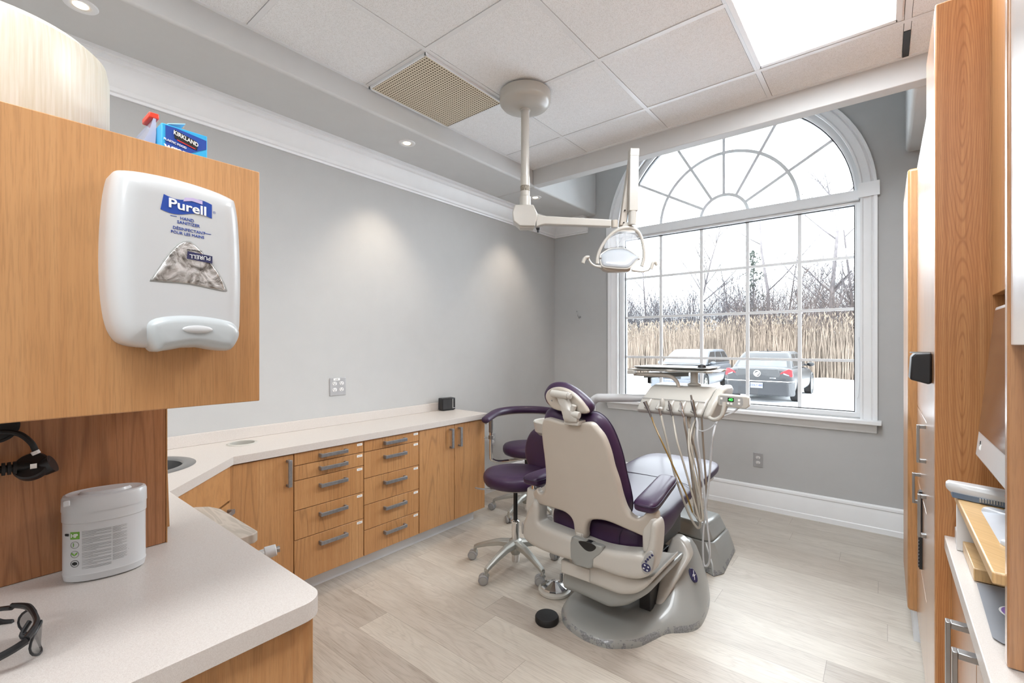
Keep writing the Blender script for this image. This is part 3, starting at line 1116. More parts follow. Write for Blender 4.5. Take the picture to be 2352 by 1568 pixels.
MB().pillow(tri, lambda u, v, h: (-.8212 + h, u, v), .0014, 0, .006, step=.006, smooth=3).build('refill_pouch', m_pouch(), t)
MB().prism([(.228, 1.441), (.262, 1.438), (.262, 1.4495), (.229, 1.4525)], lambda u, v, h: (-.8196 + h, u, v), 0, .0004).build('refill_logo', 'navy', t, smooth=False)
text('PURELL', 'refill_writing', 'label', t, (-.8190, .2455, 1.4455), (0, -1, 0), (0, 0, -1), .006, squash=1.0)
text('ADVANCED', 'refill_writing', 'blackink', t, (-.8193, .238, 1.455), (0, -1, 0), (0, 0, -1), .0026)
# logo flag: four corner waves
fl = []
for k in range(13):
    u = .198 + .062 * k / 12
    fl.append((u + .002, 1.532 - .0035 * math.sin(k / 12 * 2 * PI) - .0012 * k / 12))
for k in range(13):
    u = .262 - .066 * k / 12
    fl.append((u, 1.509 + .0035 * math.sin(k / 12 * 2 * PI)))
MB().prism(fl, lambda u, v, h: (-.8226 + h, u, v), 0, .0012).build('logo_flag', 'blueink', t, smooth=False)
MB().prism([(.224, 1.527), (.235, 1.530), (.249, 1.528), (.249, 1.5335), (.236, 1.535), (.226, 1.533)], lambda u, v, h: (-.8216 + h, u, v), 0, .0008).build('logo_swoosh', 'lilac', t, smooth=False)
text('Purell', 'logo_writing', 'label', t, (-.8208, .230, 1.519), (0, 1, -.06), (0, 0, 1), .0135, bold=.02, squash=1.12)
for s_, y_, z_, h_ in (('HAND', .229, 1.5005, .0046), ('SANITIZER', .231, 1.4940, .0046), ('DÉSINFECTANT', .232, 1.4845, .0044), ('POUR LES MAINS', .230, 1.4780, .0042)):
    text(s_, 'cover_writing', 'blueink', t, (-.8217, y_, z_), (0, 1, -.04), (0, 0, 1), h_, squash=.95)
for y_, z_, w_ in ((.212, 1.5025, .008), (.256, 1.4840, .010)):
    MB().box(-.8222, -.8216, y_ - w_ / 2, y_ + w_ / 2, z_ - .0004, z_ + .0004).build('cover_writing', 'blueink', t, smooth=False)
text('®', 'cover_writing', 'blueink', t, (-.8222, .2655, 1.519), (0, 1, 0), (0, 0, 1), .004)

# roll on the upper cabinet
t = thing('plastic_roll', 'large cream translucent plastic roll standing on top of the upper cabinet', 'roll', (-1.22, .055, 1.631))
MB().lathe([(.001, 0), (.146, 0), (.150, .006), (.150, .19), (.146, .212), (.130, .226), (.09, .232), (.04, .233), (.036, .225), (.001, .2)], (-1.22, .055, 1.631), seg=64, cap=False).build('wrapped_film', 'roll', t)

# wrap box and bag with red clip
t = thing('plastic_wrap_box', 'blue printed box of plastic food wrap on top of the upper cabinet', 'box', (-1.18, .29, 1.631))
MB().box(-1.34, -1.05, .252, .327, 1.6315, 1.727).build('carton', 'cyan', t, bevel=.0015)
MB().prism([(.258, 1.64), (.258, 1.724), (.275, 1.724), (.325, 1.717), (.325, 1.70), (.300, 1.685), (.28, 1.66), (.27, 1.632)], lambda u, v, h: (-1.0498 + h, u, v), 0, .0006).build('printed_band', 'blueink', t, smooth=False)
MB().prism([(.275, 1.632), (.29, 1.655), (.31, 1.672), (.326, 1.672), (.326, 1.632)], lambda u, v, h: (-1.0490 + h, u, v), 0, .0005).build('printed_wave', 'cyanl', t, smooth=False)
MB().prism([(.272, 1.720), (.309, 1.709), (.309, 1.693), (.272, 1.704)], lambda u, v, h: (-1.0488 + h, u, v), 0, .0008).build('brand_panel', 'blackink', t, smooth=False)
text('KIRKLAND', 'carton_writing', 'label', t, (-1.0476, .2905, 1.7085), (0, 1, -.30), (0, .05, 1), .0075, bold=.02, squash=.82)
MB().prism([(.276, 1.7025), (.306, 1.6945), (.306, 1.6930), (.276, 1.7005)], lambda u, v, h: (-1.0478 + h, u, v), 0, .0004).build('brand_underline', 'redink', t, smooth=False)
text('PLASTIC FOOD', 'carton_writing', 'label', t, (-1.0476, .273, 1.694), (0, 1, -.2), (0, 0, 1), .0038, bold=.02)
text('wrap', 'carton_writing', 'label', t, (-1.0476, .275, 1.682), (0, 1, -.14), (0, 0, 1), .013, bold=.03)
MB().prism(circ(.312, 1.662, .010), lambda u, v, h: (-1.0484 + h, u, v), 0, .0006).build('size_spot', 'label', t, smooth=False)
MB().loft([[(-1.30, .262, z0), (-1.05, .262, z0), (-1.05, .29, z1), (-1.30, .29, z1)] for z0, z1 in ((1.7272, 1.737), (1.7290, 1.7388))]).build('torn_flap', 'cyanl', t)
t = thing('zip_bag', 'translucent plastic bag with a red clip leaning on the wrap box', 'bag', (-1.13, .245, 1.631))
MB().loft([[(-1.24, y0, z), (-1.08, y0, z), (-1.08, y1, z), (-1.24, y1, z)] for z, y0, y1 in ((1.632, .214, .246), (1.68, .226, .249), (1.715, .240, .251), (1.742, .2465, .2505))]).build('bag_film', 'bag', t)
MB().box(-1.13, -1.08, .240, .256, 1.742, 1.753).build('clip', 'red', t, bevel=.002)

# black cable things on the support panel
t = thing('power_adapter', 'black disc-shaped plug with a cable and ribbed strain relief hanging by the support panel', 'plug', (-1.41, .10, 1.05))
ax = Vector((.75, -.35, .55)).normalized()
MB().lathe([(.001, -.010), (.026, -.010), (.029, -.006), (.029, .006), (.026, .010), (.001, .010)], (-1.405, .113, 1.052), ax, sx=1.0).build('plug_body', 'black', t)
MB().lathe([(.001, -.008), (.018, -.008), (.019, .010), (.001, .010)], (-1.402, .135, 1.050), (.3, .8, .4)).build('plug_cap', 'black', t)
MB().box(-1.392, -1.382, .108, .118, 1.052, 1.062).build('metal_prong', 'chrome', t)
mb = MB().tube([(-1.44, .070, 1.128), (-1.425, .095, 1.122), (-1.41, .112, 1.102), (-1.41, .119, 1.080)], .0055, 10, 6)
mb.build('cable', 'blackm', t)
MB().tube([(-1.41, .117, 1.084), (-1.409, .120, 1.077)], .007, 10).build('cable_ring', 'label', t)
mb = MB()
for k in range(6):
    mb.cyl((-1.40, .045 + k * .008, 1.056), (-1.40, .050 + k * .008, 1.056), .013)
mb.cyl((-1.40, .03, 1.056), (-1.40, .11, 1.056), .0075)
mb.build('strain_relief', 'blackm', t)
t = thing('cable_grommet', 'black round cable hole in the support panel under the upper cabinet', 'grommet', (-1.449, .064, 1.14))
MB().lathe([(.001, .001), (.030, .001), (.032, .003), (.036, .003), (.037, 0)], (-1.45, .062, 1.140), (1, 0, 0)).build('ring', 'blackm', t)

# wipes tub
t = thing('wipes_tub', 'white oval tub of cleaning wipes standing on the near counter', 'tub', (-1.378, .228, .797))
tc = Vector((-1.372, .226))
ta = math.radians(-14)


def oval(z, a, b, n=56):
    out = []
    for k in range(n):
        th = 2 * PI * k / n
        c_, s_ = math.cos(th), math.sin(th)
        u = a * abs(c_) ** .92 * (1 if c_ > 0 else -1)
        v = b * abs(s_) ** .92 * (1 if s_ > 0 else -1)
        out.append((tc.x + v * math.cos(ta) - u * math.sin(ta), tc.y + v * math.sin(ta) + u * math.cos(ta), z))
    return out


TZ = .797
MB().loft([oval(TZ + z, a, b) for z, a, b in ((0.0005, .064, .038), (.004, .0695, .044), (.018, .072, .046), (.020, .071, .045), (.128, .071, .045), (.130, .0725, .0465), (.152, .0725, .0465))]).build('tub_body', 'white', t, ang=30)
LA = .012  # lid slopes up slightly at the back
MB().loft([oval(TZ + z, a, b) for z, a, b in ((.152, .0735, .0475), (.178, .073, .047), (.184, .0705, .044), (.186, .066, .039), (.184, .058, .031), (.183, .03, .012))]).build('lid', 'white', t, ang=30)
MB().loft([oval(TZ + z, a, b) for z, a, b in ((.183, .046, .022), (.1885, .042, .018), (.189, .02, .008))]).build('lid_flap', 'white', t, ang=30)
MB().box(-1.345, -1.335, .152, .163, .970, .982).build('lid_tab', 'white', t, bevel=.002)


def on_tub(u, v, k=.0009):
    """u along the front face (m, +u to the right), v height"""
    th = math.asin(max(-1, min(1, u / .071)))
    a, b = .071 + k, .045 + k
    uu, vv = a * math.sin(th), b * math.cos(th) ** .92
    return Vector((tc.x + vv * math.cos(ta) - uu * math.sin(ta), tc.y + vv * math.sin(ta) + uu * math.cos(ta), TZ + v))


def tub_patch(mb, u0, u1, v0, v1, k=.0008, n=6):
    mb.loft([[on_tub(u0 + (u1 - u0) * i / n, v0, k), on_tub(u0 + (u1 - u0) * i / n, v1, k)] for i in range(n + 1)], cap=False, closed=False)


mb = MB()
for (u0, u1, top, bot) in ((-.035, .013, .112, .030), (.015, .052, .112, .036)):
    v = top
    k = 0
    while v > bot:
        w = u1 if (k % 7) not in (3, 6) else u0 + (u1 - u0) * (.35 + .4 * rnd.random())
        tub_patch(mb, u0, w, v - .0006, v, .0007)
        v -= .00195 if k % 7 != 6 else .0036
        k += 1
mb.build('label_text_lines', 'ink', t, smooth=False)
mb = MB()
tub_patch(mb, -.0540, -.0385, .096, .112, .0009)
mb.build('label_green_square', 'green', t, smooth=False)
text('HP', 'label_writing', 'label', t, on_tub(-.0463, .104, .0022), on_tub(-.0445, .104, .0015) - on_tub(-.0545, .104, .0015), (0, 0, 1), .0075, bold=.03)
text('es', 'label_writing', 'blackink', t, on_tub(-.0590, .107, .0018), on_tub(-.057, .107) - on_tub(-.062, .107), (0, 0, 1), .0075, bold=.03)
for v0, cm in ((.084, 'green'), (.064, 'ink'), (.044, 'blackink')):
    mb = MB()
    pts = [on_tub(-.0465 + .0065 * math.cos(a), v0 + .0072 * math.sin(a), .001) for a in [2 * PI * k / 20 for k in range(20)]]
    mb.tube(pts, .0005, 5, closed=True)
    mb.build('label_badge_ring', 'ink' if cm != 'blackink' else 'blackink', t)
    if cm == 'green':
        text('1', 'label_badge', 'green', t, on_tub(-.0483, v0, .0018), on_tub(-.0445, v0) - on_tub(-.0545, v0), (0, 0, 1), .008)
    elif cm == 'ink':
        mb = MB()
        for s_ in (-1, 1):
            mb.prism([(0, -.004), (s_ * .0045, 0), (s_ * .0052, .0045), (s_ * .001, .001)], lambda u, v, h: on_tub(-.0470 + u, v0 + v, .0012 + h), 0, .0003)
        mb.build('label_badge', 'green', t)
    else:
        MB().prism([(-.004, -.002), (0, -.004), (.004, -.002), (.004, .002), (0, .004), (-.004, .002)], lambda u, v, h: on_tub(-.0465 + u, v0 + v, .0012 + h), 0, .0003).build('label_badge', 'blackink', t)

# safety glasses
t = thing('safety_glasses', 'black framed safety glasses lying on the near counter at the left', 'glasses', (-1.15, .08, .797))
# frame lies with lenses upright, seen almost along the brow bar
P0, P1 = Vector((-1.255, .086, .812)), Vector((-1.105, .092, .812))
mb = MB()
brow = [(-1.262, .081, .845), (-1.225, .098, .846), (-1.180, .104, .842), (-1.140, .102, .841), (-1.100, .088, .838)]
mb.tube(brow, [.0035, .0045, .004, .0045, .005], 8, 6)
mb.build('brow_bar', 'black', t)
for a, b in (((-1.252, .088), (-1.190, .103)), ((-1.178, .104), (-1.112, .093))):
    a3, b3 = Vector((*a, 0)), Vector((*b, 0))
    out = []
    for k in range(20):
        th = 2 * PI * k / 20
        out.append(((.5 + .5 * math.cos(th)), .822 + .019 * math.sin(th)))
    F_ = lambda u, v, h, a3=a3, b3=b3: a3.lerp(b3, u) + Vector((.10, 1, 0)).normalized() * (.010 * math.sin(PI * min(1, max(0, u))) + h) + Vector((0, 0, v))
    MB().prism(out, F_, 0, .0015).build('lens', 'lensgrey', t)
    mb = MB()
    mb.tube([F_(u, v, 0) for u, v in out], .0018, 6, closed=True)
    mb.build('lens_rim', 'black', t)
MB().tube([(-1.262, .081, .842), (-1.290, .066, .838), (-1.320, .058, .826), (-1.345, .070, .806), (-1.335, .086, .803)], [.005, .0045, .004, .005, .004], 8, 6, sy=.7).build('temple_arm', 'black', t)
MB().tube([(-1.100, .088, .836), (-1.094, .070, .832), (-1.110, .04, .822), (-1.14, -.03, .806)], [.006, .006, .006, .005], 8, 6, sy=.8).build('temple_arm', 'black', t)
MB().tube([(-1.190, .098, .835), (-1.182, .088, .822), (-1.172, .096, .818)], .0035, 8, 5).build('nose_pad', 'black', t)

t.location = (-1.0967, .070, .7915)
t.scale = (.833, 1, 1.28)

# desk radio
t = thing('small_speaker', 'small black speaker box on the far end of the long counter', 'speaker', (-2.69, 2.50, .797))
c_, s_ = math.cos(math.radians(-8)), math.sin(math.radians(-8))
mt = Matrix.Translation((-2.672, 2.485, .7975)) @ Matrix.Rotation(math.radians(-10), 4, 'Z')
MB().box(-.042, .016, -.062, .062, .003, .098, mt).build('case', 'black', t, bevel=.006)
mb = MB()
for k in range(13):
    y = -.052 + k * .0062
    mb.box(.016, .0185, y, y + .003, .012, .088, mt)
mb.build('grille', mat('dark_grey_grille', (74, 74, 76), .5), t)
MB().box(.016, .019, .032, .040, .014, .090, mt).build('tuning_strip', 'greyp', t)
MB().box(.016, .0185, .040, .056, .016, .020, mt).build('badge', 'silver', t)
MB().box(-.038, .010, -.05, .05, 0, .004, mt).build('foot', 'blackm', t)

# ================================================================== DENTAL CHAIR
CX = -1.05


def yb(x, z):
    return 1.83 - .13 * (z - .41) / .54 + 2.2 * max(0, abs(x - CX) - .15) ** 2


ch = thing('dental_chair', 'purple upholstered dental chair with ivory shell back standing in the middle of the floor', 'dental chair', (-1.0, 2.15, 0))
SH = [(-1.17, .986), (-1.128, .982), (-1.086, .976), (-1.039, .974), (-1.007, .979), (-.965, .988), (-.941, .985), (-.922, .966), (-.897, .933), (-.88, .875), (-.871, .809), (-.858, .75), (-.850, .69), (-.838, .635),
      (-.82, .603), (-.796, .592), (-.779, .600), (-.762, .622), (-.749, .636), (-.735, .634), (-.726, .618), (-.727, .586), (-.740, .562), (-.751, .505), (-.767, .507), (-.818, .528), (-.88, .547), (-.936, .553), (-.992, .543), (-1.023, .52), (-1.038, .478),
      (-1.041, .450), (-1.060, .425), (-1.098, .436), (-1.103, .465), (-1.103, .505), (-1.118, .530), (-1.154, .544), (-1.23, .545), (-1.30, .538), (-1.350, .518), (-1.369, .520), (-1.374, .548), (-1.355, .582), (-1.322, .606), (-1.302, .618), (-1.290, .602), (-1.265, .603), (-1.247, .624),
      (-1.237, .648), (-1.222, .702), (-1.215, .779), (-1.212, .873), (-1.207, .929), (-1.192, .972)]
MB().pillow(SH, lambda u, v, h: (u, yb(u, v) - h, v), .014, 0, .014, step=.022, smooth=3, D=.022).build('back_shell', 'ivoryd', ch, ang=50)
CU = [(-1.168, 1.026), (-1.208, 1.014), (-1.230, .982), (-1.243, .925), (-1.254, .810), (-1.266, .688), (-1.268, .608), (-1.24, .555), (-1.10, .535), (-.95, .54), (-.875, .560), (-.850, .595), (-.842, .640), (-.846, .699), (-.855, .764), (-.862, .834), (-.875, .896), (-.893, .952), (-.918, .994), (-.948, 1.017), (-.985, 1.023), (-1.03, 1.014), (-1.09, 1.010)]
MB().pillow(CU, lambda u, v, h: (u, yb(CX, v) + .082 + h, v), .05, .055, .05, step=.02, smooth=4).build('back_cushion', 'purple', ch, ang=60)
mb = MB()
pts = [(p[0], yb(CX, p[1]) + .088, p[1]) for p in catmull(CU, 4)]
mb.tube(pts, .0022, 6, closed=True)
mb.build('cushion_piping', 'seam', ch)
# headrest
HR = [(-1.193, 1.080), (-1.186, 1.107), (-1.157, 1.137), (-1.119, 1.148), (-1.075, 1.145), (-1.028, 1.124), (-.990, 1.098), (-.964, 1.075), (-.953, 1.055), (-.962, 1.028), (-1.0, 1.012), (-1.07, 1.012), (-1.14, 1.022), (-1.18, 1.047)]
MB().pillow(HR, lambda u, v, h: (u, 1.712 + h - (v - 1.08) * .15, v), .045, .034, .034, step=.018, smooth=4).build('headrest_cushion', 'purple', ch, ang=60)
HP = [(-1.165, 1.085), (-1.148, 1.112), (-1.110, 1.128), (-1.065, 1.126), (-1.019, 1.106), (-.984, 1.076), (-.962, 1.048), (-.958, 1.030), (-.985, 1.023), (-1.06, 1.022), (-1.128, 1.030), (-1.156, 1.056)]
MB().pillow(HP, lambda u, v, h: (u, 1.674 - h - (v - 1.08) * .15, v), .010, 0, .012, step=.018, smooth=4, D=.012).build('headrest_plate', 'ivoryd', ch, ang=50)
mb = MB()
for x, z in ((-1.108, 1.113), (-1.128, 1.068), (-1.004, 1.052)):
    mb.lathe([(.001, 0), (.0035, 0), (.003, .002), (.001, .001)], (x, 1.662, z), (0, -1, 0), seg=10)
mb.build('screw', 'steel', ch)
HA = [(-1.095, 1.100), (-1.046, 1.108), (-1.038, 1.080), (-1.012, 1.036), (-.990, 1.020), (-.992, .992), (-1.050, .986), (-1.058, 1.006), (-1.076, 1.058)]
MB().pillow(HA, lambda u, v, h: (u, 1.645 - h, v), .008, 0, .008, step=.02, smooth=0, D=.02).build('headrest_arm', 'ivory', ch, ang=50)
MB().cyl((-1.112, 1.640, 1.104), (-1.030, 1.640, 1.098), .0155).cyl((-1.030, 1.640, 1.098), (-1.016, 1.640, 1.097), .013).build('headrest_knuckle', 'ivory', ch, bevel=.002)
MB().cyl((-1.02, 1.652, 1.022), (-.982, 1.652, 1.018), .015).cyl((-1.02, 1.650, 1.022), (-1.006, 1.650, 1.060), .011).build('headrest_lock', 'ivory', ch, bevel=.002)
MB().box(-1.060, -.990, 1.655, 1.72, .972, .992).build('headrest_bracket', 'ivory', ch, bevel=.004)


# seat and leg rest
def sring(y, cx, hw, zt, zb, n=36, e=.42):
    zc, hh = (zt + zb) / 2, (zt - zb) / 2
    out = []
    for k in range(n):
        a = 2 * PI * k / n
        c_, s_ = math.cos(a), math.sin(a)
        out.append((cx + hw * math.copysign(abs(c_) ** e, c_), y, zc + hh * math.copysign(abs(s_) ** (e + .15), s_)))
    return out


SECT = [(1.862, .10, .48, .43), (1.868, .19, .505, .412), (1.885, .232, .520, .402), (1.93, .248, .532, .394), (2.02, .252, .538, .384), (2.12, .252, .540, .378), (2.22, .250, .540, .388), (2.30, .246, .541, .410), (2.38, .246, .544, .440), (2.46, .247, .549, .468),
        (2.56, .249, .557, .484), (2.70, .250, .566, .492), (2.86, .250, .572, .496), (3.0, .246, .572, .498), (3.09, .232, .568, .500), (3.145, .205, .560, .503), (3.175, .165, .550, .508), (3.185, .10, .540, .515)]
MB().loft([sring(y, -1.045, hw, zt, zb) for y, hw, zt, zb in SECT]).build('seat_cushion', 'purple', ch, ang=70, sub=1)
mb = MB()
mb.tube([(-1.29, 2.52, .530), (-1.28, 2.53, .551), (-1.20, 2.55, .5565), (-1.045, 2.56, .557), (-.90, 2.55, .5565), (-.81, 2.52, .548), (-.797, 2.50, .520), (-.80, 2.49, .490)], .0013, 6, 5)
mb.tube([(-.895, 1.873, .500), (-.905, 1.858, .47), (-.905, 1.862, .43), (-.90, 1.885, .405)], .0018, 6, 5)
mb.tube([(-1.245, 1.885, .500), (-1.245, 1.880, .46), (-1.24, 1.885, .42)], .0018, 6, 5)
mb.build('seat_seam', 'seam', ch)
MB().loft([[(x, y, z) for x, y in rrect(-1.27, -.83, 2.35, 3.08, .06)] for z in (.470, .500)]).build('leg_rest_pan', 'ivory', ch, bevel=.006)
for sgn in (1, -1):
    def AX(x):
        return x if sgn > 0 else 2 * (-1.058) - x
    out = [(AX(-.812), 1.802), (AX(-.770), 1.792), (AX(-.722), 1.806), (AX(-.728), 1.92), (AX(-.770), 2.205), (AX(-.800), 2.238), (AX(-.858), 2.225), (AX(-.862), 2.18), (AX(-.822), 1.93), (AX(-.825), 1.84)]
    rg_ = []
    for y_, xc_, hw_, hh_ in ((1.788, -.768, .020, .008), (1.794, -.768, .036, .017), (1.806, -.768, .046, .024), (1.84, -.770, .049, .028), (1.92, -.779, .048, .029), (2.04, -.796, .046, .029), (2.15, -.811, .046, .028), (2.20, -.818, .045, .027), (2.228, -.822, .040, .022), (2.238, -.824, .022, .010)):
        rg_.append([(AX(xc_ + hw_ * math.copysign(abs(math.cos(a)) ** .5, math.cos(a))), y_, .645 + .02 * (y_ - 1.8) + hh_ * math.copysign(abs(math.sin(a)) ** .6, math.sin(a))) for a in [2 * PI * k / 32 for k in range(32)]])
    MB().loft(rg_).build('armrest', 'purple', ch, ang=60, sub=1)
    out = [(AX(xc + sx * hw), y) for sx, seq in ((-1, 1), (1, -1)) for y, xc, hw in [(1.84, -.770, .0495), (2.04, -.796, .0465), (2.19, -.817, .0455)][::seq]]
    out = [(AX(-.820), 1.84), (AX(-.843), 2.04), (AX(-.863), 2.19), (AX(-.845), 2.236), (AX(-.80), 2.236), (AX(-.771), 2.19), (AX(-.749), 2.04), (AX(-.720), 1.84), (AX(-.735), 1.792), (AX(-.80), 1.792)]
    mb = MB()
    mb.tube([(p[0], p[1], .652 + .02 * (p[1] - 1.8)) for p in catmull(out, 3)], .0022, 5, closed=True)
    mb.build('armrest_piping', 'seam', ch)
    MB().cyl((AX(-.760), 1.835, .565), (AX(-.762), 1.838, .615), .010).build('armrest_post', 'chrome', ch)
    MB().loft([[(AX(-.782), y0, z), (AX(-.728), y0, z), (AX(-.720), y1, z), (AX(-.782), y1, z)] for z, y0, y1 in ((.45, 1.82, 1.90), (.53, 1.815, 1.90), (.60, 1.825, 1.875))]).build('armrest_bracket', 'ivory', ch, bevel=.01, seg=3)
# wrap around lower shell with raised ends
yu = lambda x: 1.80 + .45 * max(0, abs(x - CX) - .12) ** 2
U_ = [(-1.325, .560), (-1.352, .52), (-1.378, .470), (-1.402, .416), (-1.408, .376), (-1.386, .344), (-1.322, .330), (-1.198, .327), (-1.095, .330), (-.998, .331), (-.966, .334), (-.892, .330), (-.814, .336), (-.768, .353), (-.736, .385), (-.718, .453), (-.712, .518), (-.711, .562), (-.717, .588), (-.728, .594), (-.740, .580), (-.746, .528),
      (-.756, .476), (-.772, .450), (-.786, .452), (-.872, .438), (-.944, .431), (-1.0, .432), (-1.066, .438), (-1.211, .448), (-1.278, .452), (-1.296, .468), (-1.293, .512), (-1.300, .545)]
MB().pillow(U_, lambda u, v, h: (u, yu(u) - h, v), .022, 0, .030, step=.02, smooth=4, D=.06).build('lower_shell', 'ivory', ch, ang=55)
G_ = [(-1.098, .442), (-1.060, .448), (-1.020, .444), (-.970, .444), (-.940, .440), (-.958, .404), (-.986, .376), (-.994, .334), (-1.04, .326), (-1.094, .328), (-1.104, .385)]
MB().pillow(G_, lambda u, v, h: (u, 1.779 - h, v), .005, 0, .008, step=.02, smooth=2, D=.02).build('hinge_cover', 'grey', ch, ang=50)
MB().pillow([(-1.060, .436), (-1.035, .412), (-1.01, .405), (-.985, .415), (-.972, .436), (-1.01, .445)], lambda u, v, h: (u, 1.7735 - h, v), .001, 0, .006, step=.02, smooth=3, D=.03).build('hinge_recess', 'black', ch)
MB().box(-1.092, -1.052, 1.803, 1.822, .436, .462).box(-1.083, -1.061, 1.798, 1.815, .440, .458).build('hinge_block', 'ivory', ch, bevel=.003)
L2_ = [(-1.156, .298), (-1.10, .325), (-.93, .328), (-.838, .325), (-.778, .332), (-.748, .346), (-.764, .309), (-.813, .260), (-.869, .234), (-.916, .226), (-1.009, .227), (-1.144, .227), (-1.184, .230), (-1.175, .258)]
MB().pillow(L2_, lambda u, v, h: (u, 1.850 - h, v), .020, 0, .025, step=.02, smooth=4, D=.30).build('seat_carriage_cover', 'ivory', ch, ang=50)
MB().box(-1.185, -1.032, 1.823, 1.90, .238, .300).build('cover_flap', 'ivory', ch, bevel=.006, seg=3)
L3_ = [(-1.203, .206), (-1.18, .236), (-1.0, .24), (-.87, .25), (-.79, .30), (-.756, .301), (-.780, .255), (-.856, .185), (-.893, .160), (-.941, .138), (-.980, .130), (-1.054, .134), (-1.125, .137), (-1.2, .136), (-1.211, .170)]
MB().pillow(L3_, lambda u, v, h: (u, 1.888 - h, v), .020, 0, .025, step=.02, smooth=4, D=.36).build('lift_housing', 'grey', ch, ang=50)
MB().box(-1.20, -.86, 2.2, 2.52, .30, .47).build('seat_frame', 'black', ch, bevel=.01)
# key pad at the right end
kx, kz, ky = -.745, .428, yu(-.745) - .0225
def kf(u, v, h):
    c_, s_ = math.cos(-.30), math.sin(-.30)
    x = kx + u * c_ - v * s_
    return (x, ky + .05 * u - h, kz + u * s_ + v * c_)
MB().pillow([(.026 * math.cos(a) * (1 if math.sin(a) < 0 else .82), .052 * math.sin(a)) for a in [2 * PI * k / 24 for k in range(24)]], kf, .004, 0, .005, step=.012, smooth=0, D=.004).build('control_pad', 'greyp', ch)
MB().pillow([(.019 * math.cos(a), -.022 + .018 * math.sin(a)) for a in [2 * PI * k / 20 for k in range(20)]], lambda u, v, h: kf(u, v, h + .004), .0025, 0, .004, step=.012, smooth=0).build('button_ring', 'navy', ch)
mb = MB()
for a in range(4):
    th = PI / 4 + a * PI / 2
    mb.pillow([(.0105 * math.cos(th) + .0042 * math.cos(b), -.022 + .0105 * math.sin(th) + .0035 * math.sin(b)) for b in [2 * PI * k / 10 for k in range(10)]], lambda u, v, h: kf(u, v, h + .0066), .0012, 0, .002, step=.02, smooth=0)
mb.build('arrow_buttons', 'silver', ch)
for u, v in ((.007, .040), (.001, .027), (-.004, .014), (-.008, .002)):
    MB().pillow([(u + .0055 * math.cos(b), v + .0055 * math.sin(b)) for b in [2 * PI * k / 12 for k in range(12)]], lambda u, v, h: kf(u, v, h + .004), .002, 0, .003, step=.02, smooth=0).build('round_button', 'navy', ch)
MB().pillow([(-1.398 + .008 * math.cos(a), .400 + .030 * math.sin(a)) for a in [2 * PI * k / 16 for k in range(16)]], lambda u, v, h: (u, yu(u) - .019 - h, v), .003, 0, .004, step=.012, smooth=0).build('control_pad', 'greyp', ch)

# base plate, skirt and lift arm
BO = [(-1.205, 1.862), (-1.165, 1.822), (-1.124, 1.802), (-1.06, 1.784), (-.994, 1.782), (-.93, 1.796), (-.884, 1.830), (-.831, 1.885), (-.80, 1.965), (-.767, 2.055), (-.725, 2.098), (-.690, 2.136), (-.670, 2.180), (-.664, 2.235), (-.672, 2.34), (-.690, 2.445), (-.720, 2.54), (-.762, 2.615), (-.84, 2.69), (-1.0, 2.72), (-1.14, 2.68), (-1.22, 2.55), (-1.262, 2.35), (-1.262, 2.1), (-1.240, 1.93)]


def bh(x, y):
    a = .15 * math.exp(-((x + .835) / .10) ** 2) * (1 / (1 + math.exp(-(y - 2.27) / .055))) * (1 / (1 + math.exp((y - 2.60) / .03)))
    b = .10 * math.exp(-((x + .80) / .11) ** 2) * (1 / (1 + math.exp(-(y - 2.16) / .05))) * (1 / (1 + math.exp((y - 2.62) / .03)))
    c_ = .05 * math.exp(-((x + 1.15) / .08) ** 2) * (1 / (1 + math.exp(-(y - 2.0) / .05))) * (1 / (1 + math.exp((y - 2.60) / .04)))
    return .034 + a + b + c_


MB().pillow(BO, lambda u, v, h: (u, v, .014 + h if h >= 0 else .0), bh, 0, .085, step=.018, smooth=5, D=.014).build('base_skirt', 'worn', ch, ang=50)
LF = [(-.830, .335), (-.812, .352), (-.786, .351), (-.758, .335), (-.738, .311), (-.728, .287), (-.738, .255), (-.765, .194), (-.814, .082), (-.822, .074), (-.846, .076), (-.849, .13), (-.846, .219), (-.840, .265)]
MB().pillow(LF, lambda u, v, h: (u, 2.08 + .62 * v - h, v), .014, 0, .016, step=.015, smooth=3, D=.045).build('lift_arm', 'ivory', ch, ang=50)
MB().box(-.90, -.845, 2.06, 2.30, .07, .30).tube([(-.86, 2.04, .30), (-.855, 2.08, .2), (-.85, 2.12, .08)], .008, 8, 6).build('link_mechanism', 'black', ch, bevel=.004)
lo = Vector((-.738, 2.332, .168))
ln = Vector((.80, -.30, .55)).normalized()
lr = Vector((0, 0, 1)).cross(ln).normalized()
lu = ln.cross(lr)
mb = MB().prism([(.021 * math.cos(a), .033 * math.sin(a)) for a in [2 * PI * k / 24 for k in range(24)]], lambda u, v, h: lo + lr * u + lu * v + ln * h, -.01, .006)
mb.build('maker_badge', 'navy', ch, bevel=.002)
mb = MB()
mb.tube([lo + ln * .0065 + lr * u + lu * v for u, v in ((-.008, -.020), (-.002, -.010), (.0, .002), (.006, .012), (.010, .020))], .0014, 6, 5)
mb.tube([lo + ln * .0065 + lr * u + lu * v for u, v in ((-.010, -.004), (-.004, .004), (.004, -.002), (.010, .002))], .0014, 6, 5)
mb.build('badge_figure', 'label', ch)

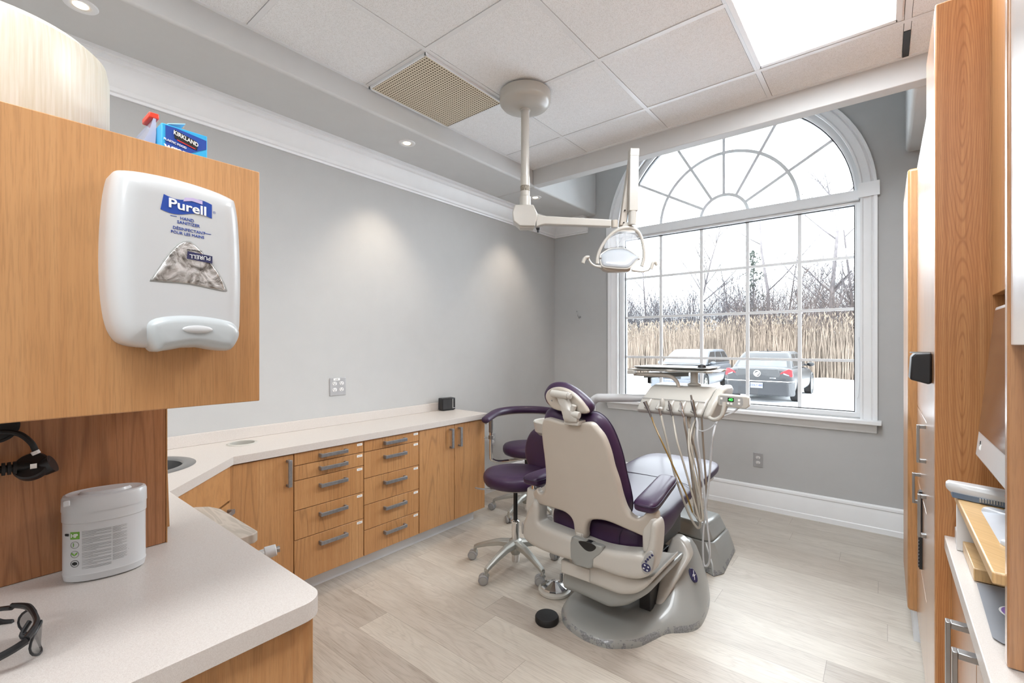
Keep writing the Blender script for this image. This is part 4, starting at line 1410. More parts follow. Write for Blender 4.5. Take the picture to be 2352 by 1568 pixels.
# junction box beside the leg rest
t = thing('junction_box', 'grey and white utility junction box on the floor under the leg rest', 'utility box', (-.93, 2.93, 0))
lower = [[(x, y, z) for x, y in pts] for z, pts in ((0.001, [(-1.12, 3.20), (-1.12, 2.86), (-.892, 2.800), (-.748, 2.728), (-.712, 2.80), (-.735, 3.16)]), (.05, [(-1.11, 3.19), (-1.11, 2.87), (-.895, 2.815), (-.770, 2.775), (-.735, 2.83), (-.745, 3.15)]), (.14, [(-1.10, 3.18), (-1.10, 2.88), (-.90, 2.84), (-.825, 2.835), (-.785, 2.87), (-.775, 3.14)]))]
MB().loft(lower).build('lower_housing', 'worn', t, bevel=.006)
upper = [[(x, y, z) for x, y in pts] for z, pts in ((.14, [(-1.098, 3.178), (-1.098, 2.882), (-.90, 2.842), (-.827, 2.838), (-.787, 2.872), (-.777, 3.138)]), (.235, [(-1.08, 3.16), (-1.08, 2.90), (-.91, 2.87), (-.86, 2.87), (-.835, 2.90), (-.82, 3.12)]))]
MB().loft(upper).build('top_cover', 'grey', t, bevel=.018, seg=4)
MB().cyl((-.935, 2.86, .07), (-.97, 2.77, .07), .028).build('pipe_stub', 'ivory', t)

# ================================================================== DELIVERY UNIT
du = thing('delivery_unit', 'ivory instrument delivery unit with hanging hoses reaching over the leg rest', 'delivery unit', (-1.385, 2.46, .0))
MB().tube([(-1.385, 2.47, .02), (-1.385, 2.47, .90), (-1.380, 2.468, .955), (-1.345, 2.462, .990), (-1.28, 2.46, .998), (-1.02, 2.50, 1.012)], [.026, .026, .026, .025, .025, .021], 16, 6).build('support_pipe', 'white', du)
MB().lathe([(.001, 0.0), (.07, 0.0), (.07, .015), (.03, .03), (.001, .03)], (-1.385, 2.47, .001)).build('floor_flange', 'grey', du)
PR = [(2.355, .948), (2.340, .962), (2.345, .984), (2.372, 1.030), (2.392, 1.042), (2.44, 1.082), (2.50, 1.096), (2.60, 1.098), (2.640, 1.080), (2.650, 1.0), (2.62, .950)]
mb = MB()
cpy, cpz = 2.49, 1.02
for x, k, dx in ((-1.034, .86, 0), (-1.020, 1.0, 0), (-.70, 1.0, 0), (-.684, .97, 0)):
    pass
mb.loft([[(x + sk * (z - .948), cpy + (y - cpy) * k, cpz + (z - cpz) * k) for y, z in PR] for x, k, sk in ((-1.044, .93, .30), (-1.034, 1.0, .30), (-.712, 1.0, .25), (-.700, .96, .25))])
mb.build('instrument_head', 'ivory', du, bevel=.006, seg=3)
mb = MB()
mb.loft([[(x + .25 * (z - .948), cpy + (y - cpy) * k, cpz + (z - cpz) * k) for y, z in PR] for x, k in ((-.698, .98), (-.690, 1.04), (-.668, 1.04), (-.655, .94))])
mb.build('head_end_cap', 'ivory2', du, bevel=.008, seg=3)
MB().tube([(-1.018, 2.3665, 1.0275), (-.69, 2.3665, 1.0275)], .0015, 6).build('head_seam', 'greyp', du)
mb = MB()
for x in (-.985, -.925, -.865, -.805, -.745):
    mb.tube([(x, 2.338, .975), (x + .008, 2.350, .992), (x + .018, 2.372, 1.022)], [.010, .014, .008], 12, 3)
mb.build('holder_ribs', 'ivory', du)
MB().ell((-.897, 2.345, 1.005), .013, .013, .030).lathe([(.012, -.006), (.014, .004), (.007, .012), (.006, -.006)], (-.899, 2.325, .980), cap=False).build('holder_cup', 'ivory2', du)
# instruments with their hoses
T1 = [(-.981, 1.013), (-.967, .985), (-.957, .962), (-.945, .932)]
def ins(name, pts, rr, m, hose, hm, hr, hy, extra=None, lab=None):
    p = [(x, 2.317, z) for x, z in pts]
    h = MB().tube(p, rr, 14).build(name, m, du, ang=40, label=lab)
    hp = [(x, hy, z) for x, z in hose]
    hp[0] = (hose[0][0], 2.317, hose[0][1])
    hp[-1] = (hose[-1][0], 2.40, hose[-1][1])
    hp[1] = (hp[1][0], 2.305, hp[1][2])
    if hm == 'hosey':
        MB().tube(hp[:7], hr, 8, 6).build('hose', hm, h)
        hm, hp = 'hose', hp[6:]
    MB().tube(hp, hr, 8, 6).build('hose', hm, h)
    return h
H1 = [(-.944, .935), (-.925, .90), (-.877, .835), (-.833, .748), (-.783, .648), (-.749, .579), (-.72, .502), (-.69, .472), (-.674, .483), (-.678, .534), (-.694, .665), (-.731, .854), (-.738, .959)]
H2 = [(-.892, .946), (-.883, .92), (-.86, .85), (-.821, .691), (-.79, .596), (-.744, .483), (-.707, .428), (-.691, .443), (-.696, .509), (-.709, .612), (-.73, .76), (-.744, .956)]
H3 = [(-.834, .95), (-.824, .92), (-.787, .835), (-.754, .729), (-.724, .626), (-.702, .549), (-.684, .486), (-.675, .478), (-.667, .498), (-.681, .598), (-.731, .812), (-.769, .966)]
H4 = [(-.776, .95), (-.770, .92), (-.760, .834), (-.747, .721), (-.732, .6), (-.724, .495), (-.709, .452), (-.698, .463), (-.696, .539), (-.709, .727), (-.754, .905), (-.785, .952)]
H5 = [(-.717, .955), (-.708, .92), (-.701, .856), (-.686, .739), (-.668, .593), (-.654, .448), (-.643, .34), (-.647, .28), (-.661, .257), (-.672, .272), (-.675, .368), (-.668, .481), (-.647, .671), (-.636, .82), (-.626, .90), (-.640, .95)]
ins('air_syringe', T1, [.011, .009, .0055, .0045], 'steel', H1, 'hosey', .0040, 2.27)
ins('suction_valve', [(-.902, .984), (-.899, .968), (-.893, .943)], [.007, .0055, .005], 'chrome', H2, 'hose', .0055, 2.29)
ins('handpiece', [(-.854, 1.027), (-.853, 1.017), (-.852, 1.016), (-.851, 1.010), (-.850, 1.009), (-.844, .982), (-.843, .980), (-.835, .948)], [.0035, .0035, .005, .005, .0085, .009, .006, .005], 'steel', H3, 'hose', .0052, 2.25)
ins('handpiece', [(-.797, 1.030), (-.796, 1.022), (-.793, 1.020), (-.785, .985), (-.784, .980), (-.777, .948)], [.003, .004, .007, .0065, .0085, .005], 'chrome', H4, 'hosed', .0052, 2.32)
ins('handpiece', [(-.743, 1.064), (-.739, 1.040), (-.738, 1.039), (-.736, 1.030), (-.727, .990), (-.726, .985), (-.718, .955)], [.0045, .005, .008, .0095, .0095, .006, .0055], 'steel', H5, 'hoseg', .0050, 2.28)
H6 = [(-.705, .952), (-.696, .8), (-.685, .648), (-.681, .534), (-.692, .47), (-.711, .439), (-.726, .463), (-.734, .562), (-.756, .791), (-.768, .946)]
MB().tube([(x, 2.36, z) for x, z in H6], .0048, 8, 6).build('spare_hose', 'hosed', du)
MB().tube([(-.735, 2.38, .95), (-.732, 2.36, .905), (-.705, 2.35, .885), (-.66, 2.36, .905), (-.62, 2.38, .955), (-.57, 2.40, .985), (-.54, 2.41, 1.015)], .0042, 8, 6).build('panel_cable', 'hoseg', du)
# bracket tray and arms
top = [(-1.118, 2.445), (-1.095, 2.42), (-.70, 2.42), (-.675, 2.445), (-.675, 2.665), (-.70, 2.69), (-1.095, 2.69), (-1.118, 2.665)]
MB().pillow(top, lambda u, v, h: (u, v, 1.176 + h), .004, .010, .008, step=.04, smooth=2).build('tray_rim', 'ivory', du)
MB().loft([[(x, y, z) for x, y in rrect(-1.10 - g_, -.70 + g_, 2.437 - g_, 2.675 + g_, .02)] for z, g_ in ((1.181, -.01), (1.188, 0), (1.192, .004))]).build('steel_tray', 'steel', du)
MB().lathe([(.022, -.001), (.022, .004), (.017, .016), (.008, .021), (.001, .022)], (-.745, 2.50, 1.19), cap=False).build('tray_cup', 'black', du)
MB().box(-1.125, -1.085, 2.41, 2.45, 1.148, 1.170).build('tray_bracket', 'ivory', du, bevel=.004)
MB().tube([(-1.105, 2.46, 1.146), (-.96, 2.46, 1.146), (-.90, 2.46, 1.142), (-.865, 2.46, 1.118), (-.852, 2.46, 1.085)], .010, 12, 6).build('tray_arm', 'ivoryd', du)
MB().cyl((-.79, 2.52, 1.09), (-.79, 2.52, 1.170), .020).lathe([(.034, -.004), (.034, .004), (.022, .010), (.022, -.004)], (-.79, 2.52, 1.100), cap=False).build('tray_post', 'ivory', du, bevel=.001)
MB().loft([[(x, 2.58, a), (x, 2.60, a), (x, 2.60, b), (x, 2.58, b)] for x, a, b in ((-1.10, 1.118, 1.150), (-.84, 1.138, 1.160))]).build('backing_plate', 'grey', du, bevel=.003)
MB().box(-1.075, -1.055, 2.575, 2.60, 1.088, 1.122).build('plate_knuckle', 'black', du, bevel=.003)
# display pod
pr_, pu_ = Vector((.995, .08, 0)), Vector((0, 0, 1))
def pf(u, v, h):
    return Vector((-.635, 2.385, 1.040)) + pr_ * u + pu_ * v + Vector((.08, -.995, 0)) * h
MB().prism([(0, -.020), (.006, -.028), (.122, -.034), (.138, -.022), (.138, .018), (.128, .026), (.010, .030), (0, .022)], pf, -.045, 0).build('display_pod', 'ivory2', du, bevel=.005, seg=3)
MB().prism([(.008, -.018), (.104, -.026), (.112, -.014), (.110, .016), (.104, .020), (.010, .022)], pf, 0, .001).build('pod_face', 'greyp', du, smooth=False)
MB().prism([(.044, -.003), (.071, -.004), (.071, .015), (.044, .016)], pf, .001, .0022).build('display_window', 'ledbg', du, smooth=False)
text('40', 'display_digits', 'led', du, pf(.0575, .006, .0028), pr_, pu_, .012, squash=1.15)
mb = MB()
for u, v in ((.016, .010), (.046, -.012), (.060, -.013), (.094, .006), (.094, -.010)):
    mb.prism([(u - .005, v - .005), (u + .005, v - .005), (u + .005, v + .005), (u - .005, v + .005)], pf, .001, .0022)
mb.build('pod_buttons', 'label', du, bevel=.0005)
MB().tube([(-.592, 2.335, 1.040), (-.594, 2.33, 1.010), (-.602, 2.325, .975), (-.628, 2.325, .953), (-.660, 2.34, .955), (-.685, 2.37, .975)], .0095, 12, 6).build('grab_handle', 'ivory2', du)
MB().tube([(-.672, 2.40, 1.03), (-.655, 2.41, 1.035), (-.632, 2.40, 1.035)], .010, 10, 4).build('pod_arm', 'greyp', du)

# cuspidor bowl
t = thing('cuspidor', 'small ivory rinse bowl held on an arm beside the chair back', 'bowl', (-1.485, 2.18, .77))
MB().lathe([(.001, -.015), (.022, -.015), (.025, .005), (.07, .014), (.092, .035), (.098, .070), (.102, .088), (.098, .094), (.088, .090), (.084, .05), (.05, .025), (.001, .02)], (-1.485, 2.18, .785), sx=.98).build('bowl_shell', 'ivory2', t)
MB().tube([(-1.485, 2.18, .775), (-1.475, 2.19, .755), (-1.43, 2.26, .75), (-1.395, 2.44, .75)], .014, 10, 5).build('bowl_arm', 'ivory', t)

# ================================================================== CEILING LAMP
dl = thing('operating_light', 'ivory dental operating light hanging from the ceiling on a long pole', 'dental light', (-1.577, 2.058, 2.74))
pc = (-1.577, 2.058)
MB().lathe([(.001, 0), (.144, 0), (.144, -.045), (.141, -.055), (.128, -.070), (.085, -.084), (.04, -.088), (.001, -.088)], (*pc, 2.728), seg=64).build('ceiling_canopy', 'ivory', dl)
mb = MB().cyl((*pc, 2.645), (*pc, 2.26), .0235)
mb.lathe([(.024, 0), (.030, .002), (.030, .008), (.024, .012)], (*pc, 2.632), cap=False)
mb.build('pole', 'ivory', dl)
MB().cyl((*pc, 2.262), (*pc, 2.150), .0262).cyl((*pc, 2.148), (*pc, 2.085), .031, .033).build('pole_sleeve', 'ivory2', dl, bevel=.001)
MB().lathe([(.0266, 0), (.0266, .03)], (*pc, 2.178), cap=False, seg=40).build('rating_label', mat('printed_rating_label', (150, 142, 128), .6, var=.3, vscale=180), dl)
ad = Vector((.777, .629, 0))
an = Vector((-.629, .777, 0))
hf = lambda u, v, h: Vector((*pc, 2.03)) + ad * u + an * h + Vector((0, 0, v))
MB().prism([(-.058, .062), (.045, .062), (.066, .018), (.066, -.018), (.060, -.030), (.055, -.058), (-.030, -.058), (-.066, -.030), (-.072, .020)], hf, -.045, .045).build('pivot_housing', 'ivory', dl, bevel=.006, seg=3)
MB().prism([(-.040, -.050), (.048, -.050), (.048, -.064), (-.030, -.064)], hf, -.035, .035).build('housing_base', 'ivory2', dl, bevel=.003)
a0 = Vector((*pc, 2.012)) + ad * .06
a1 = Vector((-1.205, 2.371, 1.998))
MB().loft([[p + an * sx * w + Vector((0, 0, sz * hh)) for sx, sz in ((-1, -1), (1, -1), (1, 1), (-1, 1))] for p, w, hh in ((a0, .028, .040), (a0 + ad * .03, .024, .028), (a0 + ad * .05, .022, .0235), (a1, .020, .020))]).build('horizontal_arm', 'ivory', dl, bevel=.005, seg=3)
MB().lathe([(.001, 0), (.012, 0), (.010, -.01), (.007, -.012), (.007, -.024), (.001, -.024)], a0 + Vector((.01, .01, -.040))).build('arm_knob', 'black', dl)
MB().cyl((-1.188, 2.385, 1.975), (-1.188, 2.385, 2.018), .018).build('elbow_joint', 'ivoryd', dl, bevel=.002)
def bar(name, p, q, w, d, m, sidev):
    p, q = Vector(p), Vector(q)
    dd = (q - p).normalized()
    s_ = Vector(sidev)
    s_ = (s_ - dd * s_.dot(dd)).normalized()
    n_ = dd.cross(s_)
    return MB().loft([[r_ + s_ * (sx * w / 2) + n_ * (sz * d / 2) for sx, sz in ((-1, -1), (1, -1), (1, 1), (-1, 1))] for r_ in (p, q)]).build(name, m, dl, bevel=.004, seg=3)
b1 = bar('rising_arm', (-1.160, 2.420, 1.985), (-1.118, 2.462, 2.395), .034, .045, 'ivoryd', (.777, .629, 0))  # greyer material puts this arm's shade into its colour
bar('falling_arm', (-1.095, 2.430, 2.385), (-1.100, 2.430, 2.060), .050, .048, 'ivory', (.777, .629, 0))
bar('arm_top_cap', (-1.095, 2.430, 2.365), (-1.093, 2.430, 2.408), .052, .050, 'ivory2', (.777, .629, 0))
MB().cyl((-1.100, 2.430, 2.062), (-1.103, 2.430, 1.985), .024, .022).build('lamp_swivel', 'ivory', dl, bevel=.003)
for p in ((-1.135, 2.405, 2.07), (-1.139, 2.400, 2.0)):
    MB().ell(p, .005, .005, .004, 10, 6).build('arm_screw', 'black', b1)
# lamp head, local frame: rr right, uu up, nn towards the room
O_ = Vector((-1.163, 2.405, 1.859))
rr_, uu_, nn_ = Vector((.776, .631, 0)), Vector((0, 0, 1)), Vector((.631, -.776, 0))
K = .00247
def hd(px, py, n=0.0):
    return O_ + rr_ * px * K + uu_ * (-py) * K + nn_ * n
yk = [(-54, 36), (-52, 16), (-40, -10), (-22, -31), (-4, -42), (14, -46), (33, -42), (46, -26), (52, 0), (53, 22), (48, 42)]
mb = MB().tube([hd(x, y, .01) for x, y in yk], [.010, .0095, .0085, .009, .012, .015, .012, .009, .0085, .0095, .010], 12, 5)
mb.loft([[hd(x, y, n) for x, y, n in ((14 - w, z, -.012), (14 + w, z, -.012), (14 + w, z, .018), (14 - w, z, .018))] for w, z in ((9, -58), (9, -52), (18, -42), (26, -37))])
mb.build('lamp_yoke', 'ivory', dl, ang=50)
RF = [(-46, 20), (-44, 14), (-24, 1), (0, -2), (16, 1), (31, 12), (42, 22), (34, 30), (17, 47), (0, 49), (-25, 47), (-43, 43), (-47, 30)]
tilt = lambda y: .0012 * (y - 20)
MB().pillow(RF, lambda u, v, h: hd(u, v, h + tilt(v)), .022, .006, 14, step=5, smooth=3).build('reflector_lens', 'reflector', dl, ang=60)
mb = MB().tube([hd(x, y, tilt(y) + .003) for x, y in RF], .0052, 8, 4, closed=True)
mb.build('reflector_frame', 'ivory', dl)
MB().loft([[hd(x0, y, n0), hd(x1, y, n0), hd(x1, y, n1), hd(x0, y, n1)] for x0, x1, y, n0, n1 in ((-45, 20, 45, -.03, .03), (-38, 22, 51, -.03, .026), (-28, 18, 55, -.024, .018))]).build('lamp_chassis', 'ivoryd', dl, bevel=.004)
MB().loft([[hd(*p, -.03), hd(*p, .008)] for p in ((20, 50), (30, 38), (46, 22))], cap=False, closed=False).build('chassis_side', 'ivoryd', dl)
MB().pillow([(-38, 0), (-30, -18), (-10, -30), (14, -34), (34, -28), (44, -8), (40, 14), (16, 0), (0, -4), (-24, 0)], lambda u, v, h: hd(u, v, .012 + h), .001, .001, 3, step=8, smooth=3).build('splash_shield', 'shield', dl)
MB().tube([hd(x, y, .015) for x, y in ((-12, -32), (-8, -5), (10, -35), (12, -4), (26, -30), (20, -3))], .0016, 5, 3).build('shield_wire', 'shield', dl)
for pts, g_ in (([(-46, 44), (-58, 42), (-68, 36), (-74, 27), (-76, 22)], [(-73, 22), (-80, 23), (-85, 28), (-88, 36)]), ([(24, 51), (44, 54), (58, 52), (68, 46), (72, 40)], [(80, 42), (76, 34), (71, 37), (67, 50)])):
    hh_ = MB().tube([hd(x, y, .02) for x, y in pts], [.010, .0065, .006, .006, .007], 10, 5).build('lamp_handle', 'ivory', dl)
    MB().tube([hd(x, y, .03) for x, y in g_], [.007, .010, .010, .010], 12, 5).build('handle_grip', 'ivory2', hh_)
for x, y in ((-47, 23), (41, 26)):
    MB().lathe([(.001, 0), (.006, 0), (.006, .006), (.001, .007)], hd(x, y, .014), nn_, seg=12).build('yoke_screw', 'steel', dl)


# ================================================================== STOOLS
def stool(label_, x, y, zs, rseat, legr, a0, turns):
    t = thing('rolling_stool', label_, 'stool', (x, y, 0), group='purple rolling stools left of the dental chair')
    MB().lathe([(.001, 0), (rseat * .84, 0), (rseat * .93, .006), (rseat * .985, .024), (rseat, .042), (rseat * .985, .060), (rseat * .93, .074), (rseat * .75, .082), (rseat * .4, .084), (.001, .084)], (x, y, zs - .086), seg=56).build('seat', 'purple', t, ang=60)
    MB().lathe([(.001, -.004), (.10, -.004), (rseat * .78, .012), (rseat * .80, .02), (.001, .02)], (x, y, zs - .105), seg=40).build('seat_pan', 'ivory2', t)
    MB().cyl((x, y, .20), (x, y, zs - .10), .0125).build('gas_piston', 'black', t)
    MB().cyl((x, y, .03), (x, y, .265), .0225).lathe([(.024, 0), (.0255, .004), (.0255, .012), (.014, .018)], (x, y, .258), cap=False).build('column', 'chrome', t)
    MB().lathe([(.001, .075), (.026, .075), (.036, .095), (.042, .135), (.036, .158), (.026, .165), (.001, .165)], (x, y, 0)).build('hub', 'alu', t)
    for k in range(5):
        a = math.radians(a0 + 72 * k)
        d = Vector((math.cos(a), math.sin(a), 0))
        n = Vector((-d.y, d.x, 0))
        rings = []
        for s_, z, w, h in ((.025, .138, .026, .022), (.10, .132, .022, .018), (.18, .110, .018, .014), (legr - .012, .086, .015, .012), (legr + .006, .076, .013, .012)):
            c0 = Vector((x, y, z)) + d * s_
            rings.append([c0 + n * (w * p) + Vector((0, 0, h * q)) for p, q in ((-1, -.9), (-.8, -1), (.8, -1), (1, -.9), (1, .4), (.45, 1), (-.45, 1), (-1, .4))])
        lg = MB().loft(rings).build('leg', 'alu', t, bevel=.003)
        c0 = Vector((x, y, 0)) + d * legr
        lg2 = MB().cyl(c0 + Vector((0, 0, .050)), c0 + Vector((0, 0, .078)), .010).loft([[c0 + n * (w * p) + d * (w * q) + Vector((0, 0, z)) for p, q in ((-1, -1), (1, -1), (1, 1), (-1, 1))] for z, w in ((.044, .013), (.058, .010))]).build('caster_stem', 'alu', lg, bevel=.001)
        ca = math.radians(turns[k % len(turns)])
        ax = Vector((math.cos(ca), math.sin(ca), 0))
        off = Vector((-ax.y, ax.x, 0)) * .016
        mb = MB()
        for s_ in (-1, 1):
            mb.lathe([(.010, -.0095), (.024, -.0095), (.0275, -.005), (.0275, .005), (.024, .0095), (.010, .0095), (.010, -.0095)], c0 + off + ax * (.0125 * s_) + Vector((0, 0, .0278)), ax, seg=28, cap=False)
        mb.build('caster_wheel', 'greyrubber', lg)
        mb = MB()
        for s_ in (-1, 1):
            mb.lathe([(.001, 0), (.018, 0), (.019, .0015), (.001, .003)], c0 + off + ax * (.0215 * s_) + Vector((0, 0, .0278)), ax * s_, seg=24)
        mb.build('wheel_cap', 'greyp', lg)
    return t


st = stool('purple round-seat rolling stool with a round backrest nearest the drawer cabinets', -1.700, 2.125, .575, .192, .262, 199, (120, 128, 126, 80, 40))
bc = Vector((-1.668, 2.335, .655))
bn = Vector((-.22, -.95, .16)).normalized()
br = Vector((0, 0, 1)).cross(bn).normalized()
bu = bn.cross(br)
MB().pillow([(.148 * math.cos(a), .142 * math.sin(a)) for a in [2 * PI * k / 32 for k in range(32)]], lambda u, v, h: bc + br * u + bu * v + bn * h + bn * (-.6 * (u * u)), .030, .030, .04, step=.02, smooth=0).build('backrest', 'purple', st, ang=60)
MB().tube([bc - bn * .03, bc - bn * .055 + Vector((0, 0, -.10)), Vector((-1.675, 2.385, .50)), Vector((-1.68, 2.30, .468)), Vector((-1.69, 2.15, .468))], .009, 8, 6).build('back_stem', 'steel', st)
MB().tube([(-1.74, 2.02, .475), (-1.82, 1.97, .47), (-1.875, 1.965, .468)], .005, 8, 4).build('height_lever', 'steel', st)
st = stool('purple rolling stool with a curved padded arm rest standing by the left wall', -2.180, 2.860, .545, .185, .262, 207, (100, 60, 150, 90, 30))
AR = [(-2.235, 2.450, .772), (-2.283, 2.560, .782), (-2.350, 2.72, .786), (-2.330, 2.90, .786), (-2.20, 3.02, .786), (-2.05, 3.03, .784), (-1.93, 2.95, .778)]
MB().tube(AR, [.031, .034, .036, .036, .036, .034, .030], 14, 6, sy=.8).ell(AR[0], .031, .031, .0255).ell(AR[-1], .030, .030, .0245).build('body_arm', 'purple', st, ang=60)
MB().tube([(p[0], p[1], p[2] - .027) for p in AR], .008, 6, 6).build('arm_rail', 'ivory2', st)
MB().tube([(-2.283, 2.560, .760), (-2.283, 2.560, .50), (-2.280, 2.575, .45), (-2.26, 2.66, .425), (-2.19, 2.82, .425)], .013, 12, 6).build('arm_post', 'chrome', st)
MB().cyl((-2.283, 2.560, .66), (-2.283, 2.560, .755), .016).cyl((-2.283, 2.56, .61), (-2.283, 2.56, .635), .019).cyl((-2.283, 2.56, .622), (-2.32, 2.525, .620), .005).build('post_clamp', 'steel', st)

# ---- foot controls
t = thing('foot_control', 'chrome fan-shaped foot control disc on the floor by the stool', 'foot control', (-1.362, 2.035, 0))
MB().lathe([(.001, .0005), (.082, .0005), (.086, .006), (.086, .018), (.078, .022), (.001, .022)], (-1.362, 2.035, 0), seg=48).build('base_ring', 'ivory2', t)
me = MB().lathe([(.070, .022), (.074, .028), (.072, .036), (.018, .058), (.010, .060), (.001, .060)], (-1.362, 2.035, 0), seg=14).build('pedal_disc', 'chrome', t, smooth=False)
MB().cyl((-1.345, 2.075, .04), (-1.345, 2.075, .085), .008).tube([(-1.345, 2.075, .085), (-1.335, 2.085, .10)], .003, 6).build('tube_fitting', 'steel', t)
MB().tube([(-1.30, 2.07, .02), (-1.285, 2.12, .008), (-1.285, 2.26, .008)], .005, 8, 5).build('air_tube', 'hose', t)
t = MB().lathe([(.001, .0005), (.053, .0005), (.056, .006), (.056, .024), (.052, .031), (.03, .034), (.001, .035)], (-1.243, 1.792, 0), seg=48).build('foot_switch', 'blackm', None)
tag(t, 'round black rubber foot switch on the floor at the edge of the chair base', 'foot switch')

# ================================================================== RIGHT SIDE CABINETS
M['woodw'] = M['woodp']
t = thing('tall_cabinet', 'tall wood cabinet nearest the camera on the right with a bold oval grain side', 'cabinet', (.4, 1.88, 0), group='tall cabinets on the right side')
MB().box(.130, .745, 1.722, 2.040, .0, 2.238).build('body', 'woodd', t, smooth=False)
MB().box(.107, .745, 1.700, 1.7215, .0, 2.24).build('side_panel', 'woodp', t, bevel=.004, seg=3)
MB().box(.107, .129, 1.7235, 2.038, .08, 2.238).build('door', 'woodg', t, bevel=.003, seg=2)
t = thing('cup_holder', 'black plastic holder sticking out from the front of the tall right cabinet', 'holder', (.09, 1.87, 1.25))
MB().prism([(.062, 1.275), (.070, 1.286), (.1065, 1.288), (.1065, 1.198), (.098, 1.196), (.058, 1.208)], lambda u, v, h: (u, 1.80 + h, v), 0, .12).build('holder_body', 'black', t, bevel=.005, seg=3)
MB().lathe([(.020, 0), (.024, 0), (.024, .004), (.020, .004)], (.084, 1.86, 1.286), cap=False).build('holder_rim', 'greyp', t)
t = thing('tall_cabinet', 'lower tall cabinet between the near tall cabinet and the window wall', 'cabinet', (.4, 2.36, 0), group='tall cabinets on the right side')
MB().box(.128, .745, 2.045, 2.678, .135, 2.085).build('body', 'woodd', t, smooth=False)
for z0, z1 in ((1.05, 2.085), (.74, 1.046), (.44, .736), (.137, .436)):
    d = MB().box(.110, .1275, 2.047, 2.676, z0, z1).build('door' if z0 > 1 else 'drawer', 'woodg', t, bevel=.0015)
def dh(parent, y, z0, z1, x, m='handle'):
    mb = MB()
    mb.box(x, x + .008, y - .009, y + .009, z0, z1)
    mb.box(x + .008, .1105, y - .009, y + .009, z1 - .012, z1)
    mb.box(x + .008, .1105, y - .009, y + .009, z0, z0 + .012)
    return mb.build('handle', m, parent, bevel=.001)
dh(t, 2.12, .905, 1.035, .086, 'steel')
dh(t, 2.44, .680, .800, .086, 'steel')
dh(t, 2.10, .655, .800, .088, 'steel')
MB().box(.14, .745, 2.05, 2.67, 0, .134).build('toe_kick', 'kick', t)
t = thing('tall_cabinet', 'farthest right cabinet seen as a narrow rounded wood strip against the window wall', 'cabinet', (.4, 3.0, 0), group='tall cabinets on the right side')
MB().box(.079, .745, 2.681, 3.25, .138, 2.09).build('body', 'wood', t, bevel=.012, seg=4)
MB().box(.10, .74, 2.70, 3.24, 0, .138).build('toe_kick', 'kick', t)
t = thing('slotted_strip', 'black slotted strip hanging on the front of the right cabinet', 'strip', (.10, 2.2, .6))
mb = MB().box(.101, .1095, 2.30, 2.335, .47, .76)
for k in range(22):
    mb.box(.0985, .101, 2.302, 2.333, .475 + k * .013, .482 + k * .013)
mb.build('slotted_bar', 'black', t)

# computer nook
t = thing('desk_counter', 'narrow pale counter running along the right side with a beige front edge', 'counter', (.4, 1.1, .797))
MB().box(.125, .745, .20, 1.699, .762, .797).build('worktop', 'laminate', t, bevel=.002)
t = thing('desk_cabinet', 'wood cabinet with long vertical pulls under the right counter', 'cabinet', (.4, 1.0, 0))
MB().box(.160, .745, .22, 1.698, .08, .761).build('body', 'woodd', t, smooth=False)
for y0, y1 in ((1.275, 1.695), (.85, 1.27), (.40, .845)):
    d = MB().box(.140, .1595, y0, y1, .085, .757).build('door', 'woodg', t, bevel=.0015)
for y in (1.335, 1.215):
    mb = MB().box(.100, .108, y - .010, y + .010, .585, .728)
    mb.box(.108, .1405, y - .010, y + .010, .716, .728).box(.108, .1405, y - .010, y + .010, .585, .597)
    mb.build('handle', 'steel', t, bevel=.001)
t = thing('upper_cabinet', 'wood upper cabinet above the computer monitor on the right', 'cabinet', (.4, 1.4, 1.44))
MB().box(.235, .745, 1.085, 1.698, 1.440, 2.238).build('body', 'woodd', t, smooth=False)
MB().box(.215, .2345, 1.087, 1.696, 1.438, 2.238).build('door', 'wood', t, bevel=.0015)
t = thing('divider_panel', 'wood divider panel standing on the right counter at the frame edge', 'panel', (.4, 1.07, .797))
MB().box(.151, .745, 1.060, 1.0795, .7985, 2.35).build('panel_board', 'woodg', t, bevel=.003, seg=3)
t = thing('upper_cabinet', 'glossy pale-reflecting upper cabinet door at the extreme right edge', 'cabinet', (.4, .8, 1.31))
MB().box(.175, .745, .40, 1.0585, 1.312, 2.35).build('body', 'woodd', t, smooth=False)
MB().box(.1545, .1745, .402, 1.0575, 1.310, 2.35).build('door', mat('pale_reflection_door', (216, 210, 208), .22, coat=.5, var=.01), t, bevel=.0015)  # pale reflection put into the door's base colour
t = MB().prism([(.170, .98), (.185, 1.16), (.34, 1.16), (.34, .96), (.180, .955), (.170, .965)], lambda u, v, h: (u, 1.0595 - h, v), 0, .0008).build('taped_paper', 'paper', None, smooth=False)
tag(t, 'cream sheet of paper taped to the divider panel at the right edge', 'paper')

# keyboard shelf
t = thing('keyboard_shelf', 'honey wood shelf raised above the right counter', 'shelf', (.3, 1.2, .93))
MB().box(.137, .60, 1.082, 1.605, .918, .938).build('shelf_board', 'woodl', t, bevel=.003, seg=3)
MB().box(.140, .60, 1.59, 1.603, .7985, .917).build('shelf_leg', 'whitem', t, bevel=.001)
MB().box(.20, .60, 1.084, 1.097, .7985, .917).build('shelf_leg', 'woodl', t, bevel=.001)
t = MB().box(.150, .50, 1.405, 1.584, .799, .826).build('wood_tray', 'woodl', None, bevel=.002)
tag(t, 'flat honey wood tray lying on the right counter under the shelf', 'tray')
t = MB().loft([[(x, y, z) for x, y in ((.178, 1.41), (.48, 1.41), (.48, 1.57), (.178, 1.57))] for z in (.8265, .846)]).build('paper_stack', 'silver', None, bevel=.001)
tag(t, 'stack of pale blue papers on the wood tray below the shelf', 'papers')
t = thing('power_strip', 'small white socket block standing at the far end under the shelf', 'socket block', (.16, 1.66, .80))
